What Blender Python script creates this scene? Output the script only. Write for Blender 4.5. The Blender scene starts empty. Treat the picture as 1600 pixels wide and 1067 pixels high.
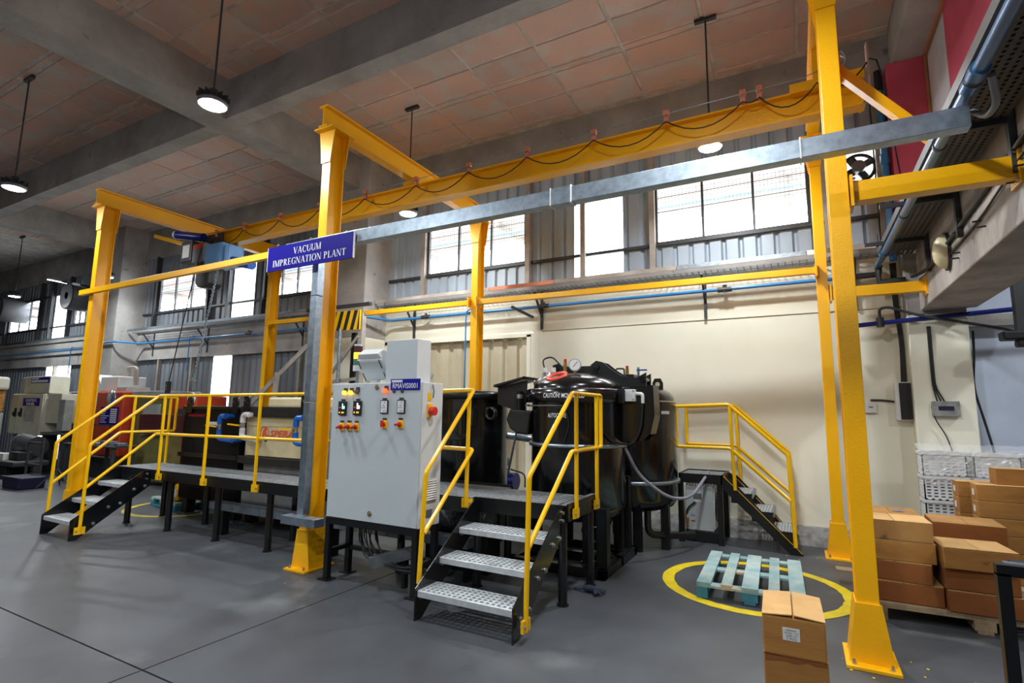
import bpy, math, random
from mathutils import Vector, Matrix
random.seed(7)
S = bpy.context.scene
COL = S.collection
# ---------------------------------------------------------------- camera
cam = bpy.data.cameras.new('camera'); cam.sensor_width = 36.0; cam.lens = 826.0/1600*36.0
cam.clip_start = .05; cam.clip_end = 200
CO = bpy.data.objects.new('camera', cam); COL.objects.link(CO); S.camera = CO
def _cam(yaw, p, r):
    yaw, p, r = map(math.radians, (yaw, p, r))
    f = Vector((-math.sin(yaw)*math.cos(p), math.cos(yaw)*math.cos(p), math.sin(p)))
    r0 = Vector((math.cos(yaw), math.sin(yaw), 0)); u0 = r0.cross(f)
    R = r0*math.cos(r)+u0*math.sin(r); U = u0*math.cos(r)-r0*math.sin(r)
    m = Matrix((R, U, -f)).transposed().to_4x4(); m.translation = (0, 0, 1.72); return m
CO.matrix_world = _cam(28.449, 7.611, 0.740)
# ---------------------------------------------------------------- world and exposure
W = bpy.data.worlds.new('overcast_sky'); S.world = W; W.use_nodes = True
bg = W.node_tree.nodes['Background']; bg.inputs[0].default_value = (.93, .97, 1.0, 1); bg.inputs[1].default_value = 9.0
vs = S.view_settings; vs.view_transform = 'Standard'; vs.look = 'None'; vs.gamma = 1; vs.use_curve_mapping = False
vs.exposure = 0.78
LAMP_W = 66.0
S.cycles.max_bounces = 8; S.cycles.diffuse_bounces = 4; S.cycles.sample_clamp_indirect = 4

# ---------------------------------------------------------------- materials
def lin(r, g, b): return tuple((c/255/12.92 if c/255 <= .04045 else ((c/255+.055)/1.055)**2.4) for c in (r, g, b))
MATS = {}
def mat(name, rgb, rough=.5, metal=0., var=.12, scale=2.5, bump=0., bscale=60., rgb2=None, detail=5, spec=.5, coat=0., stretch=(1, 1, 1), spot=None, objrand=0.):
    """noise-mottled paint: rgb -> rgb2 by noise, optional spots (rgb, threshold, scale)"""
    m = bpy.data.materials.new(name); m.use_nodes = True; MATS[name] = m
    nt = m.node_tree; N = nt.nodes; L = nt.links; b = N['Principled BSDF']
    b.inputs['Roughness'].default_value = rough; b.inputs['Metallic'].default_value = metal
    b.inputs['Specular IOR Level'].default_value = spec
    if coat: b.inputs['Coat Weight'].default_value = coat; b.inputs['Coat Roughness'].default_value = .12
    c = lin(*rgb)
    c2 = lin(*rgb2) if rgb2 else tuple(x*(1-var*2) for x in c)
    geo = N.new('ShaderNodeNewGeometry'); mp = N.new('ShaderNodeMapping'); mp.inputs['Scale'].default_value = stretch
    L.new(geo.outputs['Position'], mp.inputs[0])
    no = N.new('ShaderNodeTexNoise'); no.inputs['Scale'].default_value = scale; no.inputs['Detail'].default_value = detail; no.inputs['Roughness'].default_value = .6
    L.new(mp.outputs[0], no.inputs['Vector'])
    cr = N.new('ShaderNodeValToRGB'); cr.color_ramp.elements[0].position = .34; cr.color_ramp.elements[1].position = .66
    cr.color_ramp.elements[0].color = (*c2, 1); cr.color_ramp.elements[1].color = (*c, 1)
    L.new(no.outputs[0], cr.inputs[0]); out = cr.outputs[0]
    if spot:
        n2 = N.new('ShaderNodeTexNoise'); n2.inputs['Scale'].default_value = spot[2]; n2.inputs['Detail'].default_value = 6
        L.new(mp.outputs[0], n2.inputs['Vector'])
        r2 = N.new('ShaderNodeValToRGB'); r2.color_ramp.elements[0].position = spot[1]; r2.color_ramp.elements[1].position = min(1, spot[1]+.1)
        L.new(n2.outputs[0], r2.inputs[0])
        mx = N.new('ShaderNodeMix'); mx.data_type = 'RGBA'; L.new(r2.outputs[0], mx.inputs[0]); L.new(out, mx.inputs[6]); mx.inputs[7].default_value = (*lin(*spot[0]), 1)
        out = mx.outputs[2]
    if objrand:
        oi = N.new('ShaderNodeObjectInfo'); hs = N.new('ShaderNodeHueSaturation'); mr = N.new('ShaderNodeMapRange')
        mr.inputs[3].default_value = 1-objrand; mr.inputs[4].default_value = 1+objrand
        L.new(oi.outputs['Random'], mr.inputs[0]); L.new(mr.outputs[0], hs.inputs['Value']); L.new(out, hs.inputs['Color']); out = hs.outputs[0]
    L.new(out, b.inputs['Base Color'])
    if bump:
        n3 = N.new('ShaderNodeTexNoise'); n3.inputs['Scale'].default_value = bscale; n3.inputs['Detail'].default_value = 4
        L.new(mp.outputs[0], n3.inputs['Vector'])
        bp = N.new('ShaderNodeBump'); bp.inputs['Strength'].default_value = bump; bp.inputs['Distance'].default_value = .02
        L.new(n3.outputs[0], bp.inputs['Height']); L.new(bp.outputs[0], b.inputs['Normal'])
    return m
def emit(name, rgb, s):
    m = bpy.data.materials.new(name); m.use_nodes = True; b = m.node_tree.nodes['Principled BSDF']
    b.inputs['Base Color'].default_value = (*lin(*rgb), 1); b.inputs['Emission Color'].default_value = (*lin(*rgb), 1); b.inputs['Emission Strength'].default_value = s
    MATS[name] = m; return m
mat('yellow', (251, 187, 2), .36, var=.04, scale=1.5, bump=.12, bscale=90, rgb2=(244, 176, 0), coat=.1)
mat('yellow_rail', (252, 196, 6), .25, var=.03, coat=.3)
mat('floor', (76, 80, 84), .47, rgb2=(57, 60, 65), scale=.9, bump=.06, bscale=140, detail=8, spot=((98, 102, 104), .60, 1.0))
mat('joint', (40, 41, 42), .9)
mat('floor_yellow', (238, 214, 20), .5, rgb2=(214, 186, 18), scale=6, spot=((120, 112, 60), .72, 9))
mat('concrete', (163, 160, 155), .9, rgb2=(136, 133, 129), scale=1.6, bump=.3, bscale=18, spot=((92, 88, 84), .68, 5))
mat('concrete_light', (178, 176, 172), .9, rgb2=(146, 144, 141), scale=1.2, bump=.25, bscale=14, spot=((112, 104, 98), .66, 6))
mat('concrete_right', (176, 168, 160), .85, rgb2=(140, 132, 126), scale=2.2, bump=.25, bscale=20, stretch=(1, 1, .5), spot=((92, 86, 82), .7, 9))
mat('ceiling_tile', (208, 168, 148), .95, rgb2=(190, 166, 154), scale=1.3, bump=.25, bscale=30, spot=((192, 178, 168), .5, 2.2), objrand=.1)
mat('perforated', (92, 90, 88), .6, metal=.2)
mat('pipe_overexposed', (176, 216, 238), .4)  # blue pipe paint made pale to carry the overexposed daylight
mat('mortar', (206, 198, 190), .95, rgb2=(168, 158, 148), scale=4, bump=.3, bscale=25)
mat('cream', (234, 232, 214), .6, rgb2=(228, 224, 204), scale=1.0, spot=((196, 186, 156), .74, 3))
mat('cream_sheet', (206, 198, 172), .45, rgb2=(176, 166, 138), scale=1.5, stretch=(1, 1, .3))
mat('blue_wall', (198, 208, 226), .75, rgb2=(182, 192, 212), scale=1.5, spot=((120, 126, 140), .74, 5))
mat('plinth', (150, 150, 148), .9, rgb2=(110, 110, 108), scale=9, bump=.4, bscale=40)
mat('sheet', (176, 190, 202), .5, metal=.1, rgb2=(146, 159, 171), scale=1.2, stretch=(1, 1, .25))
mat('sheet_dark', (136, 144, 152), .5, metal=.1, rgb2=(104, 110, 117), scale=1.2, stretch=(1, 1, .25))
mat('frame_beige', (176, 168, 158), .6, rgb2=(140, 132, 124))
mat('frame_dark', (58, 60, 64), .5)
mat('soffit', (222, 204, 196), .9, rgb2=(210, 194, 188))
mat('red_wall', (206, 84, 108), .6, rgb2=(190, 72, 96), scale=2, spot=((214, 140, 150), .72, 2))
mat('pale_wall', (228, 232, 238), .6, rgb2=(182, 188, 196), scale=1.3, stretch=(1, 1, .4))
mat('orange_trim', (190, 120, 80), .6)
mat('wood_post', (178, 150, 120), .7, rgb2=(140, 112, 86), scale=6)
mat('galv', (168, 182, 194), .36, metal=.85, rgb2=(138, 152, 164), scale=14, bump=.03, bscale=30)
mat('galv_dark', (120, 128, 134), .45, metal=.6, rgb2=(98, 106, 112), scale=8)
mat('deck', (186, 192, 196), .4, metal=.4, rgb2=(156, 162, 166), scale=20, bump=.15, bscale=120)
mat('grating', (210, 216, 219), .4, metal=.3, rgb2=(192, 198, 202), scale=20, bump=.15, bscale=120)
mat('black_gloss', (16, 17, 19), .2, var=.1, coat=.35, spec=.5)
mat('black_paint', (21, 22, 24), .36, var=.15, coat=.08, spec=.4)
mat('black_matt', (24, 24, 25), .6)
mat('bolt', (200, 200, 198), .3, metal=.9)
mat('panel_grey', (190, 200, 204), .38, var=.02, scale=1.2, coat=.1)
mat('panel_light', (212, 216, 216), .38, var=.02, coat=.1)
mat('white', (222, 222, 220), .5, var=.03)
mat('white_plastic', (222, 224, 226), .4, var=.05)
mat('blue_sign', (24, 16, 140), .6, var=.05, spec=.12)
mat('blue_plate', (26, 28, 146), .5, var=.05, spec=.15)
mat('tank_black', (20, 20, 22), .5, spec=.2)
mat('blue_pipe', (58, 134, 196), .3, var=.06, coat=.2)
mat('blue_pipe_big', (62, 104, 144), .28, var=.08, coat=.3)
mat('blue_valve', (24, 96, 190), .25, var=.05, coat=.3)
mat('blue_motor', (28, 40, 130), .3, var=.08)
mat('blue_hoist', (104, 162, 220), .4, var=.08)
mat('red', (206, 40, 34), .35, var=.05)
mat('orange_red', (226, 72, 42), .4, var=.08)
mat('orange_panel', (204, 70, 36), .5, rgb2=(172, 56, 34), scale=2)
mat('orange_clip', (222, 138, 100), .5)
mat('maroon', (74, 26, 30), .5)
mat('olive', (120, 116, 66), .5, rgb2=(96, 92, 54))
mat('beige_cab', (206, 204, 186), .5, rgb2=(186, 184, 166), scale=3)
mat('grey_green', (168, 174, 170), .5, rgb2=(140, 146, 142))
mat('tank_cream', (216, 204, 168), .4, rgb2=(196, 182, 142), scale=3, metal=.1)
mat('tank_steel', (176, 178, 178), .4, rgb2=(150, 152, 152), scale=4, metal=.5)
mat('rubber', (18, 18, 19), .55)
mat('cable', (30, 30, 32), .5)
mat('hose', (150, 150, 168), .3, var=.1)
mat('cardboard', (170, 120, 58), .85, rgb2=(150, 102, 46), scale=3, bump=.1, bscale=30, stretch=(1, 1, 4), objrand=.08)
mat('cardboard_top', (204, 162, 104), .85, rgb2=(186, 144, 88), scale=4, objrand=.06)
mat('cardboard_dark', (142, 84, 34), .85, rgb2=(124, 70, 27), scale=3, bump=.1, bscale=30, objrand=.1, spot=((70, 50, 34), .74, 6))
mat('cardboard_dirty', (176, 130, 72), .85, rgb2=(152, 108, 58), scale=3, objrand=.06, spot=((70, 60, 48), .66, 7))
mat('pallet_blue', (122, 164, 172), .8, rgb2=(178, 192, 184), scale=4, bump=.3, bscale=60, spot=((204, 180, 142), .58, 4.5), objrand=.1)
mat('pallet_block', (52, 124, 148), .8, rgb2=(70, 140, 160), scale=8, bump=.3, bscale=50)
mat('pallet_wood', (168, 146, 116), .85, rgb2=(134, 114, 90), scale=7, bump=.3, bscale=50)
mat('glove', (34, 44, 66), .9, bump=.4, bscale=120)
mat('lug_red', (208, 78, 58), .45)
mat('dial', (236, 236, 232), .4, var=.02)
mat('brass', (196, 158, 84), .3, metal=.8)
mat('green_box', (70, 130, 104), .5)
mat('cloudy', (206, 208, 206), .35, var=.1)
mat('chip_wood', (196, 140, 62), .8, rgb2=(122, 84, 40), scale=14, stretch=(1, 1, 6), bump=.4)
mat('drum_grey', (120, 122, 128), .5, metal=.3)
mat('text_white', (238, 238, 238), .5, var=.02)
mat('text_pale', (222, 228, 230), .5, var=.02)
mat('text_orange', (232, 92, 44), .5, var=.02)
mat('text_black', (24, 24, 26), .5, var=.02)
mat('text_red', (190, 30, 52), .5, var=.02)
mat('plastic_blue', (20, 22, 58), .5)
emit('lamp_glow', (255, 255, 255), 30)
emit('tube_glow', (255, 255, 250), 6)
emit('led_amber', (255, 176, 40), 3)
emit('led_red', (255, 66, 20), 2.5)
emit('led_cyan', (120, 240, 236), 2)
emit('led_orange', (255, 150, 30), 2.5)
def glass(name, tint, gloss):
    m = bpy.data.materials.new(name); m.use_nodes = True; N = m.node_tree.nodes; L = m.node_tree.links
    t = N.new('ShaderNodeBsdfTransparent'); t.inputs[0].default_value = (*tint, 1); g = N.new('ShaderNodeBsdfGlossy'); g.inputs['Roughness'].default_value = .05
    mx = N.new('ShaderNodeMixShader'); mx.inputs[0].default_value = gloss; L.new(t.outputs[0], mx.inputs[1]); L.new(g.outputs[0], mx.inputs[2]); L.new(mx.outputs[0], N['Material Output'].inputs[0]); MATS[name] = m
glass('glass', (.96, .97, .98), .05)
def frosted(name, rgb):
    m = bpy.data.materials.new(name); m.use_nodes = True; N = m.node_tree.nodes; L = m.node_tree.links
    t = N.new('ShaderNodeBsdfTranslucent'); t.inputs[0].default_value = (*rgb, 1); g = N.new('ShaderNodeBsdfTransparent'); g.inputs[0].default_value = (*rgb, 1)
    mx = N.new('ShaderNodeMixShader'); mx.inputs[0].default_value = .45
    L.new(t.outputs[0], mx.inputs[1]); L.new(g.outputs[0], mx.inputs[2]); L.new(mx.outputs[0], N['Material Output'].inputs[0]); MATS[name] = m
frosted('rooflight', (.90, .92, .92))
def film(name):
    m = bpy.data.materials.new(name); m.use_nodes = True; N = m.node_tree.nodes; L = m.node_tree.links; b = N['Principled BSDF']
    b.inputs['Base Color'].default_value = (.86, .87, .88, 1); b.inputs['Roughness'].default_value = .18; b.inputs['Specular IOR Level'].default_value = .8
    t = N.new('ShaderNodeBsdfTransparent'); mx = N.new('ShaderNodeMixShader'); mx.inputs[0].default_value = .24
    L.new(t.outputs[0], mx.inputs[1]); L.new(b.outputs[0], mx.inputs[2]); L.new(mx.outputs[0], N['Material Output'].inputs[0]); MATS[name] = m
film('film')

# ---------------------------------------------------------------- mesh builder
class MB:
    def __init__(s): s.v = []; s.f = []; s.sm = []
    def add(s, vs, fs, smooth=False, M=None):
        n = len(s.v)
        s.v += [tuple(M @ Vector(v)) if M else tuple(v) for v in vs]
        s.f += [tuple(i+n for i in f) for f in fs]; s.sm += [smooth]*len(fs); return s
    def box(s, x0, x1, y0, y1, z0, z1, M=None):
        return s.add([(x0,y0,z0),(x1,y0,z0),(x1,y1,z0),(x0,y1,z0),(x0,y0,z1),(x1,y0,z1),(x1,y1,z1),(x0,y1,z1)],
                     [(0,3,2,1),(4,5,6,7),(0,1,5,4),(1,2,6,5),(2,3,7,6),(3,0,4,7)], M=M)
    def bar(s, a, b, w, h, up=(0,0,1)):
        a = Vector(a); b = Vector(b); d = (b-a).normalized(); u = Vector(up)
        if abs(d.dot(u)) > .99: u = Vector((0,1,0))
        r = d.cross(u).normalized(); u = r.cross(d)
        vs = [p+r*sx*w/2+u*sz*h/2 for p in (a,b) for sx,sz in ((-1,-1),(1,-1),(1,1),(-1,1))]
        return s.add(vs, [(0,1,2,3),(7,6,5,4),(0,4,5,1),(1,5,6,2),(2,6,7,3),(3,7,4,0)])
    def tube(s, pts, r, n=8, closed=False):
        P = [Vector(p) for p in pts]; m = len(P); vs = []; fs = []
        d0 = (P[1]-P[0]).normalized(); u = Vector((0,0,1)) if abs(d0.z) < .9 else Vector((1,0,0))
        for i, p in enumerate(P):
            if closed: d = (P[(i+1)%m]-P[i-1])
            else: d = (P[min(i+1,m-1)]-P[max(i-1,0)])
            d.normalize(); u = (u-d*u.dot(d)).normalized(); w = d.cross(u)
            k = 1.0
            if 0 < i < m-1 or closed:
                a = (P[i]-P[i-1]).normalized(); k = 1/max(.5, abs(a.dot(d)))
            rr = r[i] if isinstance(r, (list, tuple)) else r
            for j in range(n):
                t = 2*math.pi*j/n; vs.append(p+(u*math.cos(t)+w*math.sin(t))*rr*(1+(k-1)*.5))
        segs = m if closed else m-1
        for i in range(segs):
            for j in range(n):
                a = i*n+j; b = i*n+(j+1)%n; c = ((i+1)%m)*n+(j+1)%n; e = ((i+1)%m)*n+j
                fs.append((a,b,c,e))
        s.add(vs, fs, True)
        if not closed: s.add(vs[:n], [tuple(reversed(range(n)))]); s.add(vs[-n:], [tuple(range(n))])
        return s
    def cyl(s, a, b, r, n=16): return s.tube([a, b], r, n)
    def lathe(s, prof, c=(0,0,0), n=32, M=None):
        vs = []; fs = []
        for r, z in prof:
            for j in range(n):
                t = 2*math.pi*j/n; vs.append((c[0]+r*math.cos(t), c[1]+r*math.sin(t), c[2]+z))
        for i in range(len(prof)-1):
            for j in range(n): fs.append((i*n+j, i*n+(j+1)%n, (i+1)*n+(j+1)%n, (i+1)*n+j))
        s.add(vs, fs, True, M)
        if prof[0][0] > 1e-4: s.add(vs[:n], [tuple(reversed(range(n)))], False, M)
        if prof[-1][0] > 1e-4: s.add(vs[-n:], [tuple(range(n))], False, M)
        return s
    def prism(s, poly, a, d0, d1, M=None):
        """polygon extruded along axis a (x: poly=(y,z); y: poly=(x,z); z: poly=(x,y))"""
        k = {'x': lambda p, d: (d, p[0], p[1]), 'y': lambda p, d: (p[0], d, p[1]), 'z': lambda p, d: (p[0], p[1], d)}[a]
        n = len(poly); vs = [k(p, d0) for p in poly]+[k(p, d1) for p in poly]
        fs = [tuple(range(n)), tuple(reversed(range(n, 2*n)))]+[(i, i+n, (i+1)%n+n, (i+1)%n) for i in range(n)]
        return s.add(vs, fs, False, M)
    def ibeam(s, a, b, w, h, tf=.018, tw=.014, up=(0,0,1)):
        a = Vector(a); b = Vector(b); d = (b-a).normalized(); u = Vector(up); r = d.cross(u).normalized(); u = r.cross(d)
        for sg in (-1, 1): o = u*(sg*(h/2-tf/2)); s.bar(a+o, b+o, w, tf, u)
        return s.bar(a, b, tw, h-2*tf, u)
    def torus(s, c, R, r, axis=(0,0,1), n=20, m=8):
        ax = Vector(axis).normalized(); u = ax.orthogonal().normalized(); w = ax.cross(u)
        return s.tube([Vector(c)+(u*math.cos(2*math.pi*i/n)+w*math.sin(2*math.pi*i/n))*R for i in range(n)], r, m, True)
    def plate_hole(s, poly, hole_c, hole_r, a, d0, d1, n=12): return s.prism(poly, a, d0, d1)
def fillet(pts, rad, seg=5, closed=False):
    P = [Vector(p) for p in pts]; out = []
    m = len(P)
    for i, p in enumerate(P):
        if not closed and i in (0, m-1): out.append(p); continue
        a = P[i-1]; b = P[(i+1)%m]; da = (a-p); db = (b-p); t = min(rad, da.length*.45, db.length*.45)
        q0 = p+da.normalized()*t; q1 = p+db.normalized()*t
        for k in range(seg+1):
            f = k/seg; out.append(q0*(1-f)**2+p*2*f*(1-f)+q1*f*f)
    return out
LOCAL = set()      # roots whose parts are drawn about the origin and placed afterwards
def wloc(o):
    r = o
    while r.parent: r = r.parent
    if r.name in LOCAL: return Vector((0,0,0))
    v = Vector((0,0,0))
    while o: v += o.location; o = o.parent
    return v
def mesh(name, mb, m, off=None, bevel=0):
    off = off or Vector((0,0,0)); me = bpy.data.meshes.new(name)
    me.from_pydata([tuple(Vector(v)-off) for v in mb.v], [], mb.f); me.polygons.foreach_set('use_smooth', mb.sm); me.update()
    me.materials.append(MATS[m]); o = bpy.data.objects.new(name, me); COL.objects.link(o)
    if bevel:
        bv = o.modifiers.new('bevel', 'BEVEL'); bv.width = bevel; bv.segments = 2; bv.limit_method = 'ANGLE'
    return o
def part(name, mb, m, parent, label=None, bevel=0, stuff=False):
    o = mesh(name, mb, m, wloc(parent), bevel); o.parent = parent
    if label: o['label'] = label
    if stuff: o['kind'] = 'stuff'
    return o
def tag(o, label, cat, group=None):
    o['label'] = label; o['category'] = cat
    if group: o['group'] = group
    return o
def thing(name, label, cat, loc=(0,0,0), group=None):
    o = bpy.data.objects.new(name, None); o.empty_display_size = .1; COL.objects.link(o); o.location = loc; return tag(o, label, cat, group)
def base(mb):
    xs, ys, zs = zip(*mb.v); return Vector(((min(xs)+max(xs))/2, (min(ys)+max(ys))/2, min(zs)))
def solo(name, mb, m, label, cat, group=None, bevel=0):
    b = base(mb); o = mesh(name, mb, m, b, bevel); o.location = b; return tag(o, label, cat, group)
def struct(name, mb, m, label=None, parent=None, bevel=0):
    if parent: return part(name, mb, m, parent, bevel=bevel)
    o = mesh(name, mb, m, None, bevel); o['kind'] = 'structure'
    if label: o['label'] = label
    return o
def kids(o): return [c for c in bpy.data.objects if c.parent == o]
def copy_tree(o, parent=None, index={}):
    c = o.copy(); COL.objects.link(c)
    if parent: c.parent = parent
    for ch in o.children: copy_tree(ch, c)
    return c
B = lambda *a: MB().box(*a)
def boxes(*bs):
    m = MB()
    for b in bs: m.box(*b)
    return m
# lettering: text turned into a thin mesh fitted to width x height, laid on a plane or bent round a cylinder
def text_geo(body, w, h, shear=0., bold=0.):
    cu = bpy.data.curves.new('t', 'FONT'); cu.body = body; cu.align_x = 'CENTER'; cu.resolution_u = 2; cu.offset = bold; cu.shear = shear; cu.space_line = .95
    o = bpy.data.objects.new('t', cu); COL.objects.link(o); dg = bpy.context.evaluated_depsgraph_get()
    me = bpy.data.meshes.new_from_object(o.evaluated_get(dg)); vs = [tuple(v.co) for v in me.vertices]; fs = [tuple(p.vertices) for p in me.polygons]
    bpy.data.objects.remove(o); bpy.data.curves.remove(cu); bpy.data.meshes.remove(me)
    xs, ys, _ = zip(*vs); x0, x1, y0, y1 = min(xs), max(xs), min(ys), max(ys)
    return [((x-(x0+x1)/2)*w/(x1-x0), (y-(y0+y1)/2)*h/(y1-y0)) for x, y, _ in vs], fs
def lettering(name, geo, m, parent, c, right=(1,0,0), up=(0,0,1), depth=.002, label=None):
    vs, fs = geo; c = Vector(c); r = Vector(right); u = Vector(up); n = r.cross(u).normalized()
    mb = MB(); mb.add([c+r*x+u*y+n*depth for x, y in vs], fs); return part(name, mb, m, parent, label)
def lettering_cyl(name, geo, m, parent, c, R, ang, z):
    mb = MB(); mb.add([(c[0]+R*math.cos(ang+x/R), c[1]+R*math.sin(ang+x/R), z+y) for x, y in geo[0]], geo[1]); return part(name, mb, m, parent)
# ================================================================ high-bay lamps (each carries its own light)
def lamp(x, y, zl=5.17, label='', first=[None]):
    t = thing('high_bay_lamp', label, 'lamp', (x, y, zl), 'high-bay lamps hung from the roof')
    if first[0] is None:
        o = Vector((x, y, zl))
        m = MB(); m.lathe([(.150, .0), (.160, .012), (.160, .04), (.135, .055), (.05, .075)], o, 28); part('reflector_rim', m, 'drum_grey', t)
        m = MB(); m.lathe([(.001, -.004), (.135, -.004)], o, 28); m.f = [f[::-1] for f in m.f]; part('lens', m, 'lamp_glow', t, 'glowing white lens')
        m = MB(); m.lathe([(.10, .07), (.10, .12), (.06, .14), (.05, .19), (.015, .2)], o, 16)
        for k in range(12):
            a = k*math.pi/6; m.bar(o+Vector((.1*math.cos(a), .1*math.sin(a), .1)), o+Vector((.17*math.cos(a), .17*math.sin(a), .1)), .008, .06)
        part('driver_housing', m, 'frame_dark', t)
        first[0] = t; first.append(list(t.children))
    else:
        for ch in first[1]: c = ch.copy(); COL.objects.link(c); c.parent = t
    o = Vector((x, y, zl)); m = MB(); m.tube([o+Vector((0, 0, .2)), Vector((x, y, 7.07))], .012, 6); part('suspension_rod', m, 'frame_dark', t)
    part('ceiling_bracket', B(x-.14, x+.14, y-.03, y+.03, 7.04, 7.1), 'frame_dark', t)
    l = bpy.data.lights.new('high_bay_light', 'AREA'); l.shape = 'DISK'; l.size = .27; l.energy = LAMP_W*.82; l.spread = math.radians(172); l.color = (.93, .97, 1)
    lo = bpy.data.objects.new('high_bay_light', l); COL.objects.link(lo); lo.parent = t; lo.location = (0, 0, -.02)
    p = bpy.data.lights.new('high_bay_glow', 'POINT'); p.shadow_soft_size = .06; p.energy = LAMP_W*.26; p.color = l.color
    po = bpy.data.objects.new('high_bay_glow', p); COL.objects.link(po); po.parent = t; po.location = (0, 0, -.075); return t
lamp(-.86, 7.0, 5.21, 'white round high-bay lamp hanging above the windows on the right')
lamp(-5.80, 6.86, 5.10, 'white round high-bay lamp below the runway beam near the blue sign')
lamp(-5.76, 3.33, 5.17, 'large bright high-bay lamp hanging against the dark concrete beam crossing')
lamp(-10.9, 3.29, 5.17, 'high-bay lamp hanging at the far left edge below the tiled roof')
lamp(-16.1, 6.95, 5.15, 'high-bay lamp half hidden behind the yellow portal column on the left')
lamp(-21.6, 6.9, 5.13, 'small distant high-bay lamp above the windows at the far left')
for x in (-.75,): lamp(x, 3.35, 5.17, 'high-bay lamp above the control panel stairs, out of the picture')
for x, w in ((-.75, 'beside the photographer'), (-5.85, 'behind the photographer in the middle bay'), (-11, 'behind the photographer in the far bay')): lamp(x, -.2, 5.17, 'high-bay lamp hanging '+w)
for x, w in ((-.75, 'right'), (-5.85, 'left')): lamp(x, -3.8, 5.17, 'high-bay lamp at the rear wall, %s hand one' % w)
lamp(4.35, 3.35, 5.17, 'high-bay lamp in the next bay beyond the concrete beam')
lamp(4.35, 6.6, 5.17, 'unseen high-bay lamp added in the next bay to brighten the blue wall')  # extra lamp added out of view, since the blue wall came out underlit

# ================================================================ setting
fl = struct('floor', B(-34, 9, -10, 13.5, -.2, -.025), 'joint', 'dark grey painted concrete floor with sawn joints')
for (x0, x1) in ((-34, -3.918), (-3.905, 9)):
    for (y0, y1) in ((-10, 2.143), (2.157, 8.56)):
        part('slab', B(x0, x1, y0, y1, -.03, 0), 'floor', fl)
def ring(c, r0, r1, label, z=.003, n=72):
    mb = MB(); vs = []
    for i in range(n):
        a = 2*math.pi*i/n; j = random.uniform(-.008, .008)
        for r in (r0+j, r1+j*.5): vs.append((c[0]+r*math.cos(a), c[1]+r*math.sin(a), z))
    mb.add(vs, [(2*i, 2*i+1, (2*i+3) % (2*n), (2*i+2) % (2*n)) for i in range(n)])
    o = mesh('floor_marking', mb, 'floor_yellow', Vector((c[0], c[1], 0))); o.location = (c[0], c[1], 0); o['kind'] = 'structure'; o['label'] = label
ring((-.50, 6.17), .78, .90, 'yellow circle painted on the floor round the blue pallet')
ring((-9.55, 5.75), .85, .95, 'yellow circle painted on the floor behind the left stairs')
m = MB()
for k in range(46):
    cx, cy = random.choice(((.55, 4.5), (.2, 4.75), (.7, 4.6), (-4.9, 4.0), (.15, 7.7)))
    x = cx+random.gauss(0, .22); y = cy+random.gauss(0, .16); r = random.uniform(.004, .014)
    m.add([(x+r*math.cos(a+random.uniform(-.3, .3))*random.uniform(.6, 1.3), y+r*math.sin(a), .003) for a in (0, 1.2, 2.5, 3.7, 5)], [(0, 1, 2, 3, 4)])
part('paint_chips', m, 'floor_yellow', fl, stuff=True)
# ---- ceiling: mortar slab and clay tiles
ce = struct('ceiling', B(-34, 9, -10, 8.75, 7.1, 7.35), 'mortar', 'roof slab of pinkish clay tile panels with pale mortar joints')
rows = []; y = 8.41
seq = [('s', .13), ('w', .575), ('w', .575)]
k = 0
while y > 1.7:
    t, h = seq[k % 3]; rows.append((t, y-h, y)); y -= h; k += 1
tm = {}
def tile(x0, x1, y0, y1):
    key = (round(x1-x0, 2), round(y1-y0, 2))
    if key not in tm:
        g = .03; mb = MB(); w, d = key
        mb.add([(-w/2+g, -d/2+g, 0), (w/2-g, -d/2+g, 0), (w/2-g, d/2-g, 0), (-w/2+g, d/2-g, 0), (-w/2+g*.3, -d/2+g*.3, .03), (w/2-g*.3, -d/2+g*.3, .03), (w/2-g*.3, d/2-g*.3, .03), (-w/2+g*.3, d/2-g*.3, .03)],
               [(3, 2, 1, 0), (0, 1, 5, 4), (1, 2, 6, 5), (2, 3, 7, 6), (3, 0, 4, 7)])
        me = bpy.data.meshes.new('tile'); me.from_pydata(mb.v, [], mb.f); me.materials.append(MATS['ceiling_tile']); tm[key] = me
    o = bpy.data.objects.new('tile', tm[key]); COL.objects.link(o); o.parent = ce
    o.location = ((x0+x1)/2, (y0+y1)/2, 7.088+random.uniform(-.004, .003)); o.rotation_euler = (random.uniform(-.004, .004), random.uniform(-.004, .004), random.uniform(-.004, .004))
for t, y0, y1 in rows:
    xs0 = -20.3 if y0 > 5.0 else (-17.9 if y0 > 3 else -17.9)
    xs1 = 1.4 if y0 > 5.0 else (-2.0 if y0 > 3.8 else (-4.0 if y0 > 3.1 else -6.6))
    x = 1.38
    while x > xs0:
        if x <= xs1+.01: tile(x-1.14, x, y0, y1)
        x -= 1.14
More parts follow.
